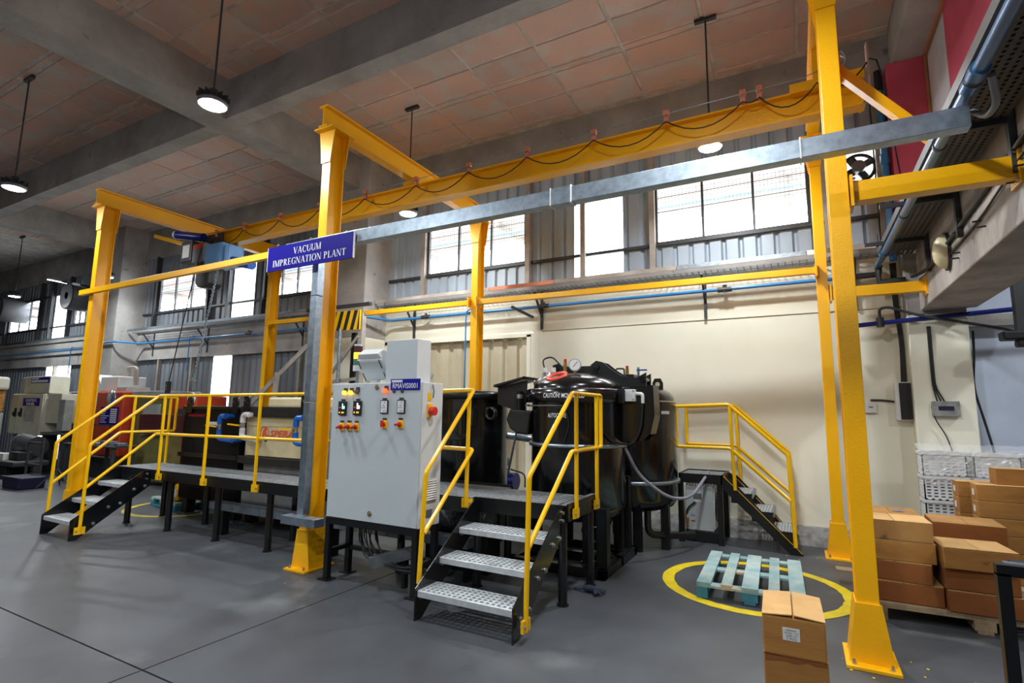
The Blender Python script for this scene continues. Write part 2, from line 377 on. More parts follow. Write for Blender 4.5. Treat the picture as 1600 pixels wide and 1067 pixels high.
# ---- beams and columns
struct('ceiling_beam', B(-8.5, -8.0, -10, 8.5, 6.393, 7.12), 'concrete', 'deep concrete roof beam running to the wall at the column')
struct('ceiling_beam', B(-18.3, -17.8, -10, 8.5, 6.393, 7.12), 'concrete', 'deep concrete roof beam at the far left column')
struct('ceiling_beam', B(-34, 1.4, 4.85, 5.12, 6.4, 7.12), 'concrete', 'concrete cross beam parallel to the window wall')
struct('ceiling_beam', B(-34, 1.4, -.1, .17, 6.4, 7.12), 'concrete', 'concrete cross beam behind the photographer')
struct('ceiling_beam', B(1.36, 1.95, -10, 8.5, 6.52, 7.12), 'concrete_light', 'pale concrete roof beam along the red wall')
wb = struct('wall_back', boxes((-34, 1.9, 8.52, 8.9, 6.2, 7.12)), 'concrete', 'window wall with corrugated sheets above a plastered wall')
part('plaster', boxes((-4.17, 1.28, 8.55, 8.8, 0, 3.17), (-7.7, 1.28, 8.535, 8.8, 3.178, 3.93), (-7.7, -7.62, 8.5, 8.8, 0, 3.18), (-4.25, -4.17, 8.5, 8.8, 0, 3.12)), 'cream', wb, 'cream plastered lower wall')
part('concrete_band', boxes((-17.4, -8.5, 8.5, 8.8, 3.1, 3.93), (-34, -18.2, 8.5, 8.8, 3.1, 3.93)), 'concrete_light', wb, 'grey concrete band')
part('ledge', boxes((-34, 1.28, 8.45, 8.9, 3.9, 4.0)), 'concrete', wb)
struct('baseboard_back', MB().prism([(8.36, 0), (8.6, 0), (8.6, .24), (8.5, .22), (8.42, .12)], 'x', -7.7, 1.28), 'plinth', 'rough grey concrete kerb along the foot of the cream wall')
def column(x0, x1, y0, y1, parts, label):
    c = None
    for z0, z1, m in parts:
        if c is None: c = struct('concrete_column', B(x0, x1, y0, y1, z0, z1), m, label, bevel=.012)
        else: part('painted_face', B(x0, x1, y0, y1, z0, z1), m, c, bevel=.012)
column(-8.5, -7.7, 7.86, 8.8, [(3.2, 7.12, 'concrete_light'), (0, 3.2, 'cream')], 'concrete wall column behind the hazard striped board')
column(-18.25, -17.4, 7.86, 8.8, [(0, 7.12, 'concrete_light')], 'concrete wall column at the left behind the yellow portal')
column(1.28, 1.88, 8.3, 8.8, [(0, 3.02, 'cream'), (3.02, 3.88, 'concrete_light'), (3.88, 6.52, 'red_wall')], 'corner column painted cream below and red above')
# ---- right side
rb = struct('concrete_beam', B(1.42, 1.98, -10, 8.3, 3.065, 4.1), 'concrete_right', 'low stained concrete beam along the right side', bevel=.015)
wr = struct('wall_right', B(1.74, 1.95, -10, 8.3, 4.1, 6.52), 'pale_wall', 'upper side wall of red and pale panels')
part('red_panel', B(1.72, 1.74, -10, 7.35, 4.1, 6.5), 'red_wall', wr); part('pale_panel', B(1.728, 1.74, 7.35, 8.3, 4.1, 6.5), 'pale_wall', wr)
part('orange_edge', boxes((1.69, 1.72, 5.0, 8.3, 6.47, 6.52), (1.69, 1.72, 8.25, 8.3, 3.88, 6.5)), 'orange_trim', wr)
struct('wall_next_bay', boxes((1.88, 9, 8.62, 8.8, 0, 7.1)), 'blue_wall', 'pale blue plastered wall of the next bay')
part_ = part('band', boxes((1.88, 9, 8.5, 8.62, 2.86, 3.0)), 'concrete', bpy.data.objects['wall_next_bay'])
struct('wall_left', B(-34.2, -34, -10, 9, 0, 7.1), 'concrete', 'distant left end wall')
struct('wall_front', boxes((-34, 9, -10.2, -10, 0, 7.1)), 'concrete', 'plain wall behind the photographer')
struct('wall_far_right', B(9, 9.2, -10, 9, 0, 7.1), 'concrete', 'end wall of the next bay')
# outside: yard, neighbouring roof
struct('exterior_ground', B(-60, 30, 9.0, 60, -.3, -.22), 'concrete_light', 'yard outside the windows')
ex = struct('exterior_roof', B(-34, 6, 10.2, 12.0, 6.1, 6.25), 'soffit', 'roof overhang of the neighbouring building seen through the windows')
for x in range(-33, 6, 3): part('rafter', B(x, x+.08, 10.2, 12.0, 6.0, 6.1), 'frame_beige', ex)
m = MB(); m.tube([(-34, 10.05, 5.72), (6, 10.05, 5.72)], .03, 8); solo('blue_pipe', m, 'pipe_overexposed', 'blue pipe, overexposure painted in as a pale tint, under the roof overhang outside the windows', 'pipe')

# ---- corrugated sheets
def corr(x0, x1, z0, z1, y, pitch=.235, dep=.045):
    mb = MB(); vs = []; n = max(1, round((x1-x0)/pitch)); p = (x1-x0)/n; prof = []
    for i in range(n):
        a = x0+i*p; prof += [(a, 0), (a+p*.12, dep), (a+p*.24, dep), (a+p*.36, 0)]
    prof.append((x1, 0))
    for x, d in prof: vs += [(x, y+d, z0), (x, y+d, z1)]
    for x, d in prof: vs += [(x, y+d+.006, z0), (x, y+d+.006, z1)]
    k = len(prof); fs = [(2*i, 2*i+2, 2*i+3, 2*i+1) for i in range(k-1)]+[(2*k+2*i+1, 2*k+2*i+3, 2*k+2*i+2, 2*k+2*i) for i in range(k-1)]
    return mb.add(vs, fs)
YW = 8.62
def sheet(x0, x1, z0, z1, m='sheet', y=YW, pitch=.235): part('corrugated_sheet', corr(x0, x1, z0, z1, y, pitch), m, wb)
WZ, WT = 4.52, 5.62
wins = [('window_1', -1.95, .28, ()), ('window_2', -6.67, -4.38, ()), ('window_3', -11.75, -10.08, ()), ('window_4', -16.62, -14.22, ()), ('window_5', -21.8, -20.65, ()), ('window_6', -27.0, -24.4, ())]
lights = [(-3.42, -2.52), (-13.17, -12.28), (-23.35, -22.2)]
spans = sorted([(a, b, 'w') for _, a, b, _ in wins]+[(a, b, 'l') for a, b in lights])
x = -34
for a, b, t in spans:
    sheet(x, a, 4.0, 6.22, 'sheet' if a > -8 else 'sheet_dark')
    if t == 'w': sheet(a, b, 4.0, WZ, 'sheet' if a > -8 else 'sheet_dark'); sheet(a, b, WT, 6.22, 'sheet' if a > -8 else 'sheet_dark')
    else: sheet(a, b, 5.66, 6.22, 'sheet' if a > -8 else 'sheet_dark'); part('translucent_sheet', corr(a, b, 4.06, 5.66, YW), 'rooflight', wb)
    x = b
sheet(x, .72, 4.0, 6.22); sheet(.72, 1.1, 4.0, 4.95); sheet(.72, 1.1, 5.5, 6.22); sheet(1.1, 1.28, 4.0, 6.22)
sheet(-7.62, -4.25, 0, 3.12, 'cream_sheet', 8.6, .3)
for a, b in ((-17.4, -13.75), (-13.75, -12.95), (-12.95, -8.5)): 
    if b == -12.95: part('translucent_sheet', corr(a, b, .9, 3.1, 8.6), 'rooflight', wb)
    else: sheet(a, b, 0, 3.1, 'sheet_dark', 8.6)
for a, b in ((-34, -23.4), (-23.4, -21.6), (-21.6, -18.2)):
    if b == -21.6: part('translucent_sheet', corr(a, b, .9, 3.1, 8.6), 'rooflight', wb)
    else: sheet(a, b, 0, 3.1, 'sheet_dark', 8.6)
for x in (-4.31, -3.22, -2.0, -6.74, .5, 1.16, -9.9, -11.85, -13.25, -14.15, -16.75, -20.5, -22.1, -23.45, -24.3, -27.1):
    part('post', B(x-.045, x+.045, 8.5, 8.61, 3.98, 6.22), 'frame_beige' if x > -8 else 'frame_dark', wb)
for a, b in ((-34, -18.2), (-17.4, -8.5), (-7.7, 1.28)):
    for z in (4.06, 4.49, 5.66): part('purlin', B(a, b, 8.56, 8.61, z-.025, z+.025), 'frame_dark', wb)
for x in (-9.2, -10.3, -14.6, -16.2, -19.5, -22.6): part('post', B(x-.04, x+.04, 8.5, 8.59, 0, 3.1), 'frame_beige', wb)
part('door_frame', boxes((-7.66, -7.58, 8.49, 8.6, 0, 3.18), (-4.3, -4.22, 8.49, 8.6, 0, 3.12), (-7.66, -4.22, 8.49, 8.6, 3.08, 3.15)), 'cream', wb)
part('pilaster', B(-4.17, -4.02, 8.5, 8.56, 0, 3.2), 'cream', wb)
for nm, a, b, _ in wins:
    w = struct(nm, boxes((a, b, 8.58, 8.64, WZ-.03, WZ+.02), (a, b, 8.58, 8.64, WT-.02, WT+.03), (a-.02, a+.03, 8.58, 8.64, WZ, WT), (b-.03, b+.02, 8.58, 8.64, WZ, WT)), 'frame_dark', 'steel framed window with wire mesh in the upper wall')
    n = 3
    for i in range(1, n): part('mullion', B(a+(b-a)*i/n-.018, a+(b-a)*i/n+.018, 8.585, 8.635, WZ, WT), 'frame_dark', w)
    for i in range(n): part('pane', B(a+(b-a)*i/n, a+(b-a)*(i+1)/n, 8.608, 8.614, WZ, WT), 'glass', w)
    mb = MB(); z = 5.0
    while z < WT: mb.box(a, b, 8.59, 8.593, z-.0018, z+.0018); z += .055
    xx = a+.05
    while xx < b: mb.box(xx-.0018, xx+.0018, 8.59, 8.593, 4.95, WT); xx += .055
    for z in (5.05, 5.3, 5.5): mb.box(a, b, 8.588, 8.595, z-.005, z+.005)
    part('wire_mesh', mb, 'frame_dark', w, stuff=True)
# ================================================================ yellow gantry: three portals, runway beam, tie bars
ZB, ZT = 5.07, 5.34
def bolts(parent, pts, r=.014, h=.035, m='bolt'):
    for x, y, z in pts:
        mb = MB(); mb.cyl((x, y, z), (x, y, z+h), r*.6, 6); mb.cyl((x, y, z), (x, y, z+h*.45), r, 6); part('bolt', mb, m, parent)
def gcol(parent, x, y, top, foot=True, w=.135):
    """I-section column, flanges facing -y and +y, flared plates at head and foot"""
    d = .22; z0 = .022
    mb = MB(); 
    for s in (-1, 1): mb.box(x-w/2, x+w/2, y+s*d/2-(.016 if s > 0 else 0), y+s*d/2+(.016 if s < 0 else 0), z0, top)
    mb.box(x-.007, x+.007, y-d/2+.01, y+d/2-.01, z0, top)
    c = part('column', mb, 'yellow', parent, bevel=.003)
    if foot:
        mb = MB()
        for s in (-1, 1): 
            yy = y+s*d/2; mb.prism([(x-.135, z0), (x+.135, z0), (x+.08, .42), (x-.08, .42)], 'y', yy+s*.016, yy)
        for s in (-1, 1): mb.prism([(y-d/2, z0), (y+d/2, z0), (y+d/2, .40), (y-d/2, .40)], 'x', x+s*.015-.006, x+s*.015+.006)
        for s in (-1, 1):
            mb.add([(x+s*.13, y-d/2, z0), (x+s*.13, y+d/2, z0), (x+s*.076, y+d/2, .41), (x+s*.076, y-d/2, .41), (x+s*.12, y-d/2, z0), (x+s*.12, y+d/2, z0), (x+s*.066, y+d/2, .41), (x+s*.066, y-d/2, .41)],
                   [(0, 1, 2, 3), (7, 6, 5, 4), (0, 3, 7, 4), (1, 5, 6, 2), (3, 2, 6, 7), (0, 4, 5, 1)])
        part('flared_foot', mb, 'yellow', c)
        part('base_plate', B(x-.16, x+.16, y-.21, y+.21, 0, .024), 'yellow', c, bevel=.004)
        bolts(c, [(x-.11, y-.17, .024), (x+.11, y-.17, .024), (x-.11, y+.17, .024), (x+.11, y+.17, .024)])
    for s in (-1, 1):
        yy = y+s*d/2; part('flared_head', MB().prism([(x-.072, top-.42), (x+.072, top-.42), (x+.125, top-.02), (x-.125, top-.02)], 'y', yy+s*.014, yy), 'yellow', c)
    part('cap_plate', B(x-.15, x+.15, y-.19, y+.19, top-.02, top), 'yellow', c)
    return c
def portal(name_lbl, x, yf, xb, yb, ZB=ZB, ZT=ZT):
    t = thing('gantry_portal', name_lbl, 'gantry', (x, yf, 0), 'three yellow steel portals')
    gcol(t, x, yf, ZB); gcol(t, xb, yb, ZB, w=.125)
    if ZB > 5.3: part('drop_hanger', B(x-.06, x+.06, 5.84, 5.96, 5.03, ZB), 'yellow', t)
    d = (Vector((xb, yb, 0))-Vector((x, yf, 0))).normalized()
    a = Vector((x, yf, (ZB+ZT)/2))-d*.2; b = Vector((xb, yb, (ZB+ZT)/2))+d*.2
    mb = MB(); mb.ibeam(a, b, .14, ZT-ZB, .02, .014); part('cross_beam', mb, 'yellow', t)
    return t
P1 = portal('leftmost yellow portal frame, its front column behind the left stairs', -10.16, 4.31, -10.18, 7.6)
P2 = portal('middle yellow portal frame beside the grey control panel', -4.835, 4.31, -4.84, 7.65)
P3 = portal('yellow portal frame beside the cartons, nearest the camera', .353, 4.76, .345, 7.91, 5.45, 5.72)
# runway beam hung under the cross beams
YR = 5.9
t = thing('monorail_girder', 'long yellow monorail beam hung under the portals with cable festoon', 'beam', (-4.8, YR, 4.63))
mb = MB(); mb.ibeam((-10.45, YR, 4.885), (.72, YR, 4.885), .16, .29, .022, .014); part('beam_section', mb, 'yellow', t)
for x in (-10.1, -4.87, .36): part('hanger_bracket', B(x-.13, x+.13, YR-.12, YR+.12, 5.03, 5.07), 'yellow', t)
part('end_stop', boxes((.68, .7, YR-.1, YR+.1, 4.74, 5.05), (.08, .72, YR-.13, YR-.1, 4.99, 5.09)), 'yellow', t)
part('wire_post', boxes((.74, .755, YR-.2, YR-.1, 4.74, 5.30), (.70, .755, YR-.2, YR-.08, 4.74, 4.78)), 'wood_post', t, 'rusty upright wire post')
part('wire_arm', MB().bar((-10.45, YR-.05, 4.9), (-11.45, YR-.18, 5.2), .07, .07), 'yellow', t)
YF = YR-.16
mb = MB(); mb.tube([(-11.4, YF, 5.17), (-9.6, YF, 4.99), (.20, YF, 5.115), (.75, YF, 5.24)], .006, 6)
mb.torus((.46, YF, 5.17), .06, .007, (.3, 1, 0)); mb.torus((.52, YF, 5.19), .05, .006, (.2, 1, .3)); mb.tube([(.58, YF, 5.2), (.56, YF-.02, 5.26), (.53, YF-.03, 5.29)], .008, 6)
solo('guide_wire', mb, 'galv', 'thin steel wire stretched above the runway beam with coiled end', 'wire')
cx = [-9.4, -8.6, -7.65, -6.7, -5.70, -4.72, -3.82, -2.92, -2.02, -1.16, -.36, -.20]
first = None; nth = ['first', 'second', 'third', 'fourth', 'fifth', 'sixth', 'seventh', 'eighth', 'ninth', 'tenth', 'eleventh', 'last']
for i, x in enumerate(cx):
    if first is None:
        t = thing('festoon_clip', '', 'clip', (x, YF, 4.93+.013*(x+5.7)), 'orange festoon clips along the runway beam')
        zc = t.location.z; part('trolley', B(x-.032, x+.032, YF-.03, YF+.03, zc+.085, zc+.14), 'orange_clip', t, bevel=.004)
        part('hanger', B(x-.008, x+.008, YF-.01, YF+.01, zc+.05, zc+.085), 'galv', t); part('cable_saddle', B(x-.026, x+.026, YF-.025, YF+.025, zc, zc+.055), 'orange_clip', t, bevel=.006); first = t
    else: t = copy_tree(first); t.location = (x, YF, 4.93+.013*(x+5.7))
    t['label'] = '%s orange cable clip on the runway beam counted from the hoist' % nth[i]
mb = MB(); pts = []
ends = [-9.9]+cx+[.32, .76]
for a, b in zip(ends[:-1], ends[1:]):
    sag = .18 if b-a > .5 else (.03 if b-a < .3 else .14)
    for k in range(8): f = k/8; pts.append((a+(b-a)*f, YF-.02, 4.935+.013*(a+(b-a)*f+5.7)-sag*4*f*(1-f)+(.0 if b < .7 else .1*f)))
pts.append((.76, YF-.02, 5.13)); pts += [(.82, YF, 5.11), (.86, YF, 4.9), (.88, YF, 4.5), (1.0, YF+.4, 3.95), (1.35, YF+.8, 3.9)]
mb.tube(pts, .0075, 6); solo('festoon_cable', mb, 'cable', 'black power cable looping along the yellow runway beam', 'cable')
# tie bars
def tie(a, b, w, h, label, plate_a=True, plate_b=True):
    t = thing('tie_bar', label, 'bar', a, 'yellow horizontal tie bars')
    part('bar_section', MB().bar(a, b, w, h), 'yellow', t, bevel=.004)
    d = (Vector(b)-Vector(a)).normalized()
    for p, s, on in ((a, 1, plate_a), (b, -1, plate_b)):
        if on:
            mb = MB(); mb.bar(Vector(p)+d*s*.0, Vector(p)+d*s*.02, .2, h+.09); part('end_plate', mb, 'yellow', t)
            for dz in (-1, 1):
                q = Vector(p)+d*s*.02+Vector((0, -.07, dz*(h/2+.02))); mb = MB(); mb.cyl(q, q+d*s*.02, .012, 6); part('bolt', mb, 'bolt', t)
    return t
tie((-10.45, 4.17, 3.592), (-4.92, 4.15, 3.605), .06, .085, 'yellow channel bar from the left portal column to the blue sign', False, False)
tie((-4.77, 7.56, 3.585), (.29, 7.78, 3.60), .09, .085, 'yellow bar in front of the cream wall between two rear columns')
tie((-10.1, 7.52, 3.585), (-4.91, 7.56, 3.585), .09, .085, 'yellow bar between the rear columns behind the hazard board')
tie((.43, 4.72, 3.44), (1.42, 4.72, 3.44), .12, .16, 'heavy yellow bar from the nearest column to the concrete beam')
tie((.42, 7.85, 3.29), (1.42, 7.85, 3.29), .1, .13, 'yellow bar from the rear right column to the concrete beam')
t = thing('brace_strut', 'slanting yellow strut from the nearest column to the cable tray', 'strut', (.44, 5.0, 4.65))
part('bar_section', MB().bar((.42, 5.0, 4.68), (1.06, 5.02, 3.86), .09, .07), 'yellow', t); part('top_plate', B(.42, .45, 4.87, 5.07, 4.55, 4.76), 'yellow', t)
# galvanised box trays
t = thing('cable_duct', 'galvanised box duct running high across the gantry from sign to wall', 'duct', (-1.6, 4.05, 3.53))
for a, b in ((-5.2, -1.76), (-1.70, 1.02)): part('duct_section', B(a, b, 4.0, 4.1, 3.50, 3.637), 'galv', t, bevel=.003)
part('joint_cover', B(-1.80, -1.62, 3.994, 4.106, 3.495, 3.643), 'galv', t); [part('seam_band', B(xa, xa+.008, 3.99, 4.11, 3.49, 3.648), 'white', t) for xa in (-1.81, -1.62, .095)]
t = thing('cable_duct', 'upright galvanised box duct on the middle portal column', 'duct', (-4.83, 4.1, .6))
part('duct_section', B(-4.83, -4.735, 4.09, 4.185, .6, 1.8), 'galv', t, bevel=.003); part('duct_section', B(-4.83, -4.735, 4.09, 4.185, 1.805, 3.0), 'galv', t, bevel=.003); part('duct_section', B(-4.83, -4.735, 4.09, 4.185, 3.005, 3.50), 'galv', t, bevel=.003)
t = thing('cable_duct', 'low galvanised box duct under the platform behind the control panel', 'duct', (-5.5, 4.9, .32))
for i in range(4): part('duct_section', B(-7.35+i*1.08, -6.28+i*1.08, 4.72, 4.86, .33, .43), 'galv', t, bevel=.003)
[part('support', B(x, x+.05, 4.74, 4.84, 0, .33), 'black_paint', t) for x in (-7.1, -5.0, -3.1)]
t = thing('cable_duct', 'short galvanised duct stub in front of the middle column foot', 'duct', (-4.66, 4.05, .5))
part('duct_section', B(-4.93, -4.42, 3.97, 4.10, .515, .6), 'galv', t, bevel=.003)
# blue name board
t = thing('name_board', 'dark blue board reading vacuum impregnation plant on the gantry', 'sign', (-4.83, 3.98, 3.33))
part('board', B(-5.46, -4.08, 3.97, 3.985, 3.322, 3.612), 'blue_sign', t)
part('edge_strip', boxes((-5.465, -5.455, 3.968, 3.987, 3.322, 3.612), (-4.085, -4.075, 3.968, 3.987, 3.322, 3.612)), 'white', t)
mb = MB()
for x in (-5.3, -4.75, -4.2): mb.torus((x, 3.98, 3.622), .016, .004, (1, 0, 0), 8, 4)
part('cable_tie', mb, 'white', t)
# serif capitals, drawn stroke by stroke
def serif(word, height, gap=.14):
    K, T, SF = .17, .055, .11
    def st(x, y0=0, y1=1, w=K): return [((x-w/2, y0), (x+w/2, y0), (x+w/2, y1), (x-w/2, y1))]
    def dg(x0, y0, x1, y1, w): return [((x0-w/2, y0), (x0+w/2, y0), (x1+w/2, y1), (x1-w/2, y1))]
    def hb(x0, x1, y, w=T): return [((x0, y-w/2), (x1, y-w/2), (x1, y+w/2), (x0, y+w/2))]
    def sf(x, y, w=K): return [((x-w/2-SF*.7, y), (x+w/2+SF*.7, y), (x+w/2+SF*.7, y+.045), (x-w/2-SF*.7, y+.045))]
    def arc(cx, cy, rx, ry, a0, a1, n=14, thick=K, thin=T):
        o = []
        for i in range(n):
            q = []
            for t in (a0+(a1-a0)*i/n, a0+(a1-a0)*(i+1)/n):
                w = thin+(thick-thin)*abs(math.cos(t)); c, s_ = math.cos(t), math.sin(t); q.append(((cx+(rx)*c, cy+(ry)*s_), (cx+(rx-w)*c, cy+(ry-w*.75)*s_)))
            o.append((q[0][0], q[1][0], q[1][1], q[0][1]))
        return o
    pi = math.pi
    G = {'V': (.80, dg(.42, 0, .12, 1, K)+dg(.42, 0, .72, 1, T)+sf(.12, .955)+sf(.72, .955, T)),
         'A': (.82, dg(.10, 0, .40, 1, T)+dg(.72, 0, .42, 1, K)+hb(.2, .62, .33)+sf(.10, 0, T)+sf(.72, 0)),
         'C': (.80, arc(.46, .5, .42, .52, pi*.25, pi*1.75)+st(.76, .66, .9, T)),
         'G': (.84, arc(.46, .5, .42, .52, pi*.25, pi*1.72)+st(.74, .08, .45)+sf(.74, .42)+st(.76, .7, .92, T)),
         'U': (.80, st(.16, .3)+st(.70, .3, 1, T)+arc(.415, .34, .34, .36, pi, 2*pi)+sf(.16, .955)+sf(.70, .955, T)),
         'M': (1.0, st(.10, w=T)+st(.86)+dg(.48, 0, .14, 1, K)+dg(.48, 0, .82, 1, T)+sf(.10, 0, T)+sf(.86, 0)+sf(.1, .955)+sf(.86, .955)),
         'N': (.86, st(.11, w=T)+st(.74, w=T)+dg(.70, 0, .14, 1, K)+sf(.11, 0, T)+sf(.11, .955)+sf(.74, .955, T)),
         'I': (.36, st(.18)+sf(.18, 0)+sf(.18, .955)),
         'P': (.68, st(.18)+arc(.30, .73, .33, .27, -pi/2, pi/2)+hb(.2, .32, .48)+hb(.2, .32, .975)+sf(.18, 0)+sf(.14, .955)),
         'R': (.78, st(.18)+arc(.30, .73, .31, .27, -pi/2, pi/2)+hb(.2, .32, .48)+hb(.2, .32, .975)+dg(.66, 0, .36, .5, K)+sf(.18, 0)+sf(.68, 0)+sf(.14, .955)),
         'E': (.68, st(.18)+hb(.2, .6, .03, .06)+hb(.2, .52, .5)+hb(.2, .58, .97, .06)+st(.59, 0, .22, T)+st(.57, .8, 1, T)+st(.51, .4, .6, T)+sf(.18, 0)+sf(.18, .955)),
         'T': (.74, st(.37)+hb(.04, .70, .97, .06)+st(.06, .76, 1, T)+st(.68, .76, 1, T)+sf(.37, 0)),
         'L': (.64, st(.18)+hb(.2, .6, .03, .06)+st(.58, 0, .26, T)+sf(.18, 0)+sf(.18, .955)),
         'O': (.88, arc(.44, .5, .42, .52, 0, 2*pi, 22)), ' ': (.3, [])}
    x = 0; vs = []; fs = []
    for ch in word:
        w, polys = G[ch]
        for p in polys:
            n = len(vs); vs += [((x+a)*height, (b-.5)*height) for a, b in p]; ar = sum(p[i][0]*p[(i+1) % 4][1]-p[(i+1) % 4][0]*p[i][1] for i in range(4))
            fs.append((n, n+1, n+2, n+3) if ar > 0 else (n+3, n+2, n+1, n))
        x += w+gap*.55
    tot = x*height; return [(a-tot/2, b) for a, b in vs], fs
def fit(geo, w):
    xs = [v[0] for v in geo[0]]; k = w/(max(xs)-min(xs)); return [(a*k, b) for a, b in geo[0]], geo[1]
lettering('lettering', fit(serif('VACUUM', .078), .45), 'text_white', t, (-4.79, 3.97, 3.524), depth=.003)
lettering('lettering', fit(serif('IMPREGNATION PLANT', .078), 1.17), 'text_white', t, (-4.77, 3.97, 3.405), depth=.003)
# ---------------------------------------------------------------- chain hoist
hx = -9.72
t = thing('chain_hoist', 'electric chain hoist with blue motor hanging from the runway beam', 'hoist', (hx, YR, 4.0))
mb = MB(); mb.box(hx-.34, hx+.0, YR-.42, YR-.05, 4.40, 4.80); part('control_box', mb, 'frame_dark', t, 'dark control box with white label', bevel=.02)
part('label_plate', B(hx-.27, hx-.06, YR-.424, YR-.42, 4.48, 4.72), 'white', t); part('hoist_body', B(hx+.0, hx+.36, YR-.4, YR+.05, 4.36, 4.72), 'drum_grey', t, bevel=.02)
part('red_band', B(hx+.03, hx+.33, YR-.404, YR-.40, 4.62, 4.69), 'orange_red', t)
part('blue_housing', boxes((hx+.36, hx+.86, YR-.38, YR+.05, 4.28, 4.66), (hx+.86, hx+1.0, YR-.34, YR-.3, 4.2, 4.6)), 'blue_hoist', t, bevel=.015)
mb = MB(); mb.cyl((hx+.86, YR-.15, 4.36), (hx+1.4, YR-.15, 4.22), .085, 16); part('lifting_motor', mb, 'blue_valve', t)
mb = MB(); mb.cyl((hx-.45, YR-.45, 4.95), (hx+.15, YR-.3, 4.86), .078, 16); part('travel_motor', mb, 'blue_motor', t)
mb = MB(); mb.cyl((hx-.49, YR-.46, 4.956), (hx-.45, YR-.45, 4.95), .074, 16); mb.cyl((hx-.51, YR-.464, 4.96), (hx-.49, YR-.46, 4.956), .04, 12); part('fan_cover', mb, 'white_plastic', t)
part('trolley_frame', boxes((hx-.1, hx+.5, YR-.16, YR-.13, 4.5, 4.95), (hx-.1, hx+.5, YR+.13, YR+.16, 4.5, 4.95)), 'frame_dark', t)
for dx in (0, .36):
    mb = MB(); mb.cyl((hx+dx, YR-.13, 4.78), (hx+dx, YR-.05, 4.78), .06, 14); mb.cyl((hx+dx, YR+.05, 4.78), (hx+dx, YR+.13, 4.78), .06, 14); part('wheel', mb, 'frame_dark', t)
part('chain_bag', MB().prism([(hx-.02, 4.36), (hx+.42, 4.36), (hx+.40, 3.98), (hx+.3, 3.9), (hx+.1, 3.92), (hx+.0, 4.0)], 'y', YR-.3, YR-.02), 'frame_dark', t, bevel=.02)
mb = MB(); z = 4.3; i = 0
while z > 2.2: mb.torus((hx+.52-.46*(4.3-z)/2.1*1.0, YR-.2, z), .019, .0075, (1, 0, 0) if i % 2 else (0, 1, 0), 8, 4); z -= .036; i += 1
part('load_chain', mb, 'galv', t, 'bright link chain')
hxx, hy = hx+.06, YR-.2
part('hook_block', B(hxx-.055, hxx+.055, hy-.04, hy+.04, 2.02, 2.22), 'galv_dark', t, bevel=.012)
mb = MB(); mb.tube([(hxx+.1*math.cos(a), hy, 1.90+.1*math.sin(a)) for a in [math.pi*.5-k*math.pi*1.55/14 for k in range(15)]], [.018]*12+[.016, .013, .008], 8); mb.cyl((hxx, hy, 1.99), (hxx, hy, 2.04), .022, 8); part('hook', mb, 'white', t)
mb = MB(); mb.tube([(hx+.3, YR-.4, 4.7), (hx+.28, YR-.43, 4.4), (hx+.15, YR-.45, 3.8), (-10.15, YR-.35, 2.2)], .009, 6); part('pendant_cable', mb, 'cable', t)
part('pendant_switch', boxes((-10.19, -10.11, YR-.39, YR-.32, 1.98, 2.2)), 'black_matt', t, bevel=.01); part('push_button', boxes((-10.165, -10.135, YR-.395, YR-.39, 2.1, 2.13)), 'green_box', t); part('push_button', boxes((-10.165, -10.135, YR-.395, YR-.39, 2.04, 2.07)), 'red', t)
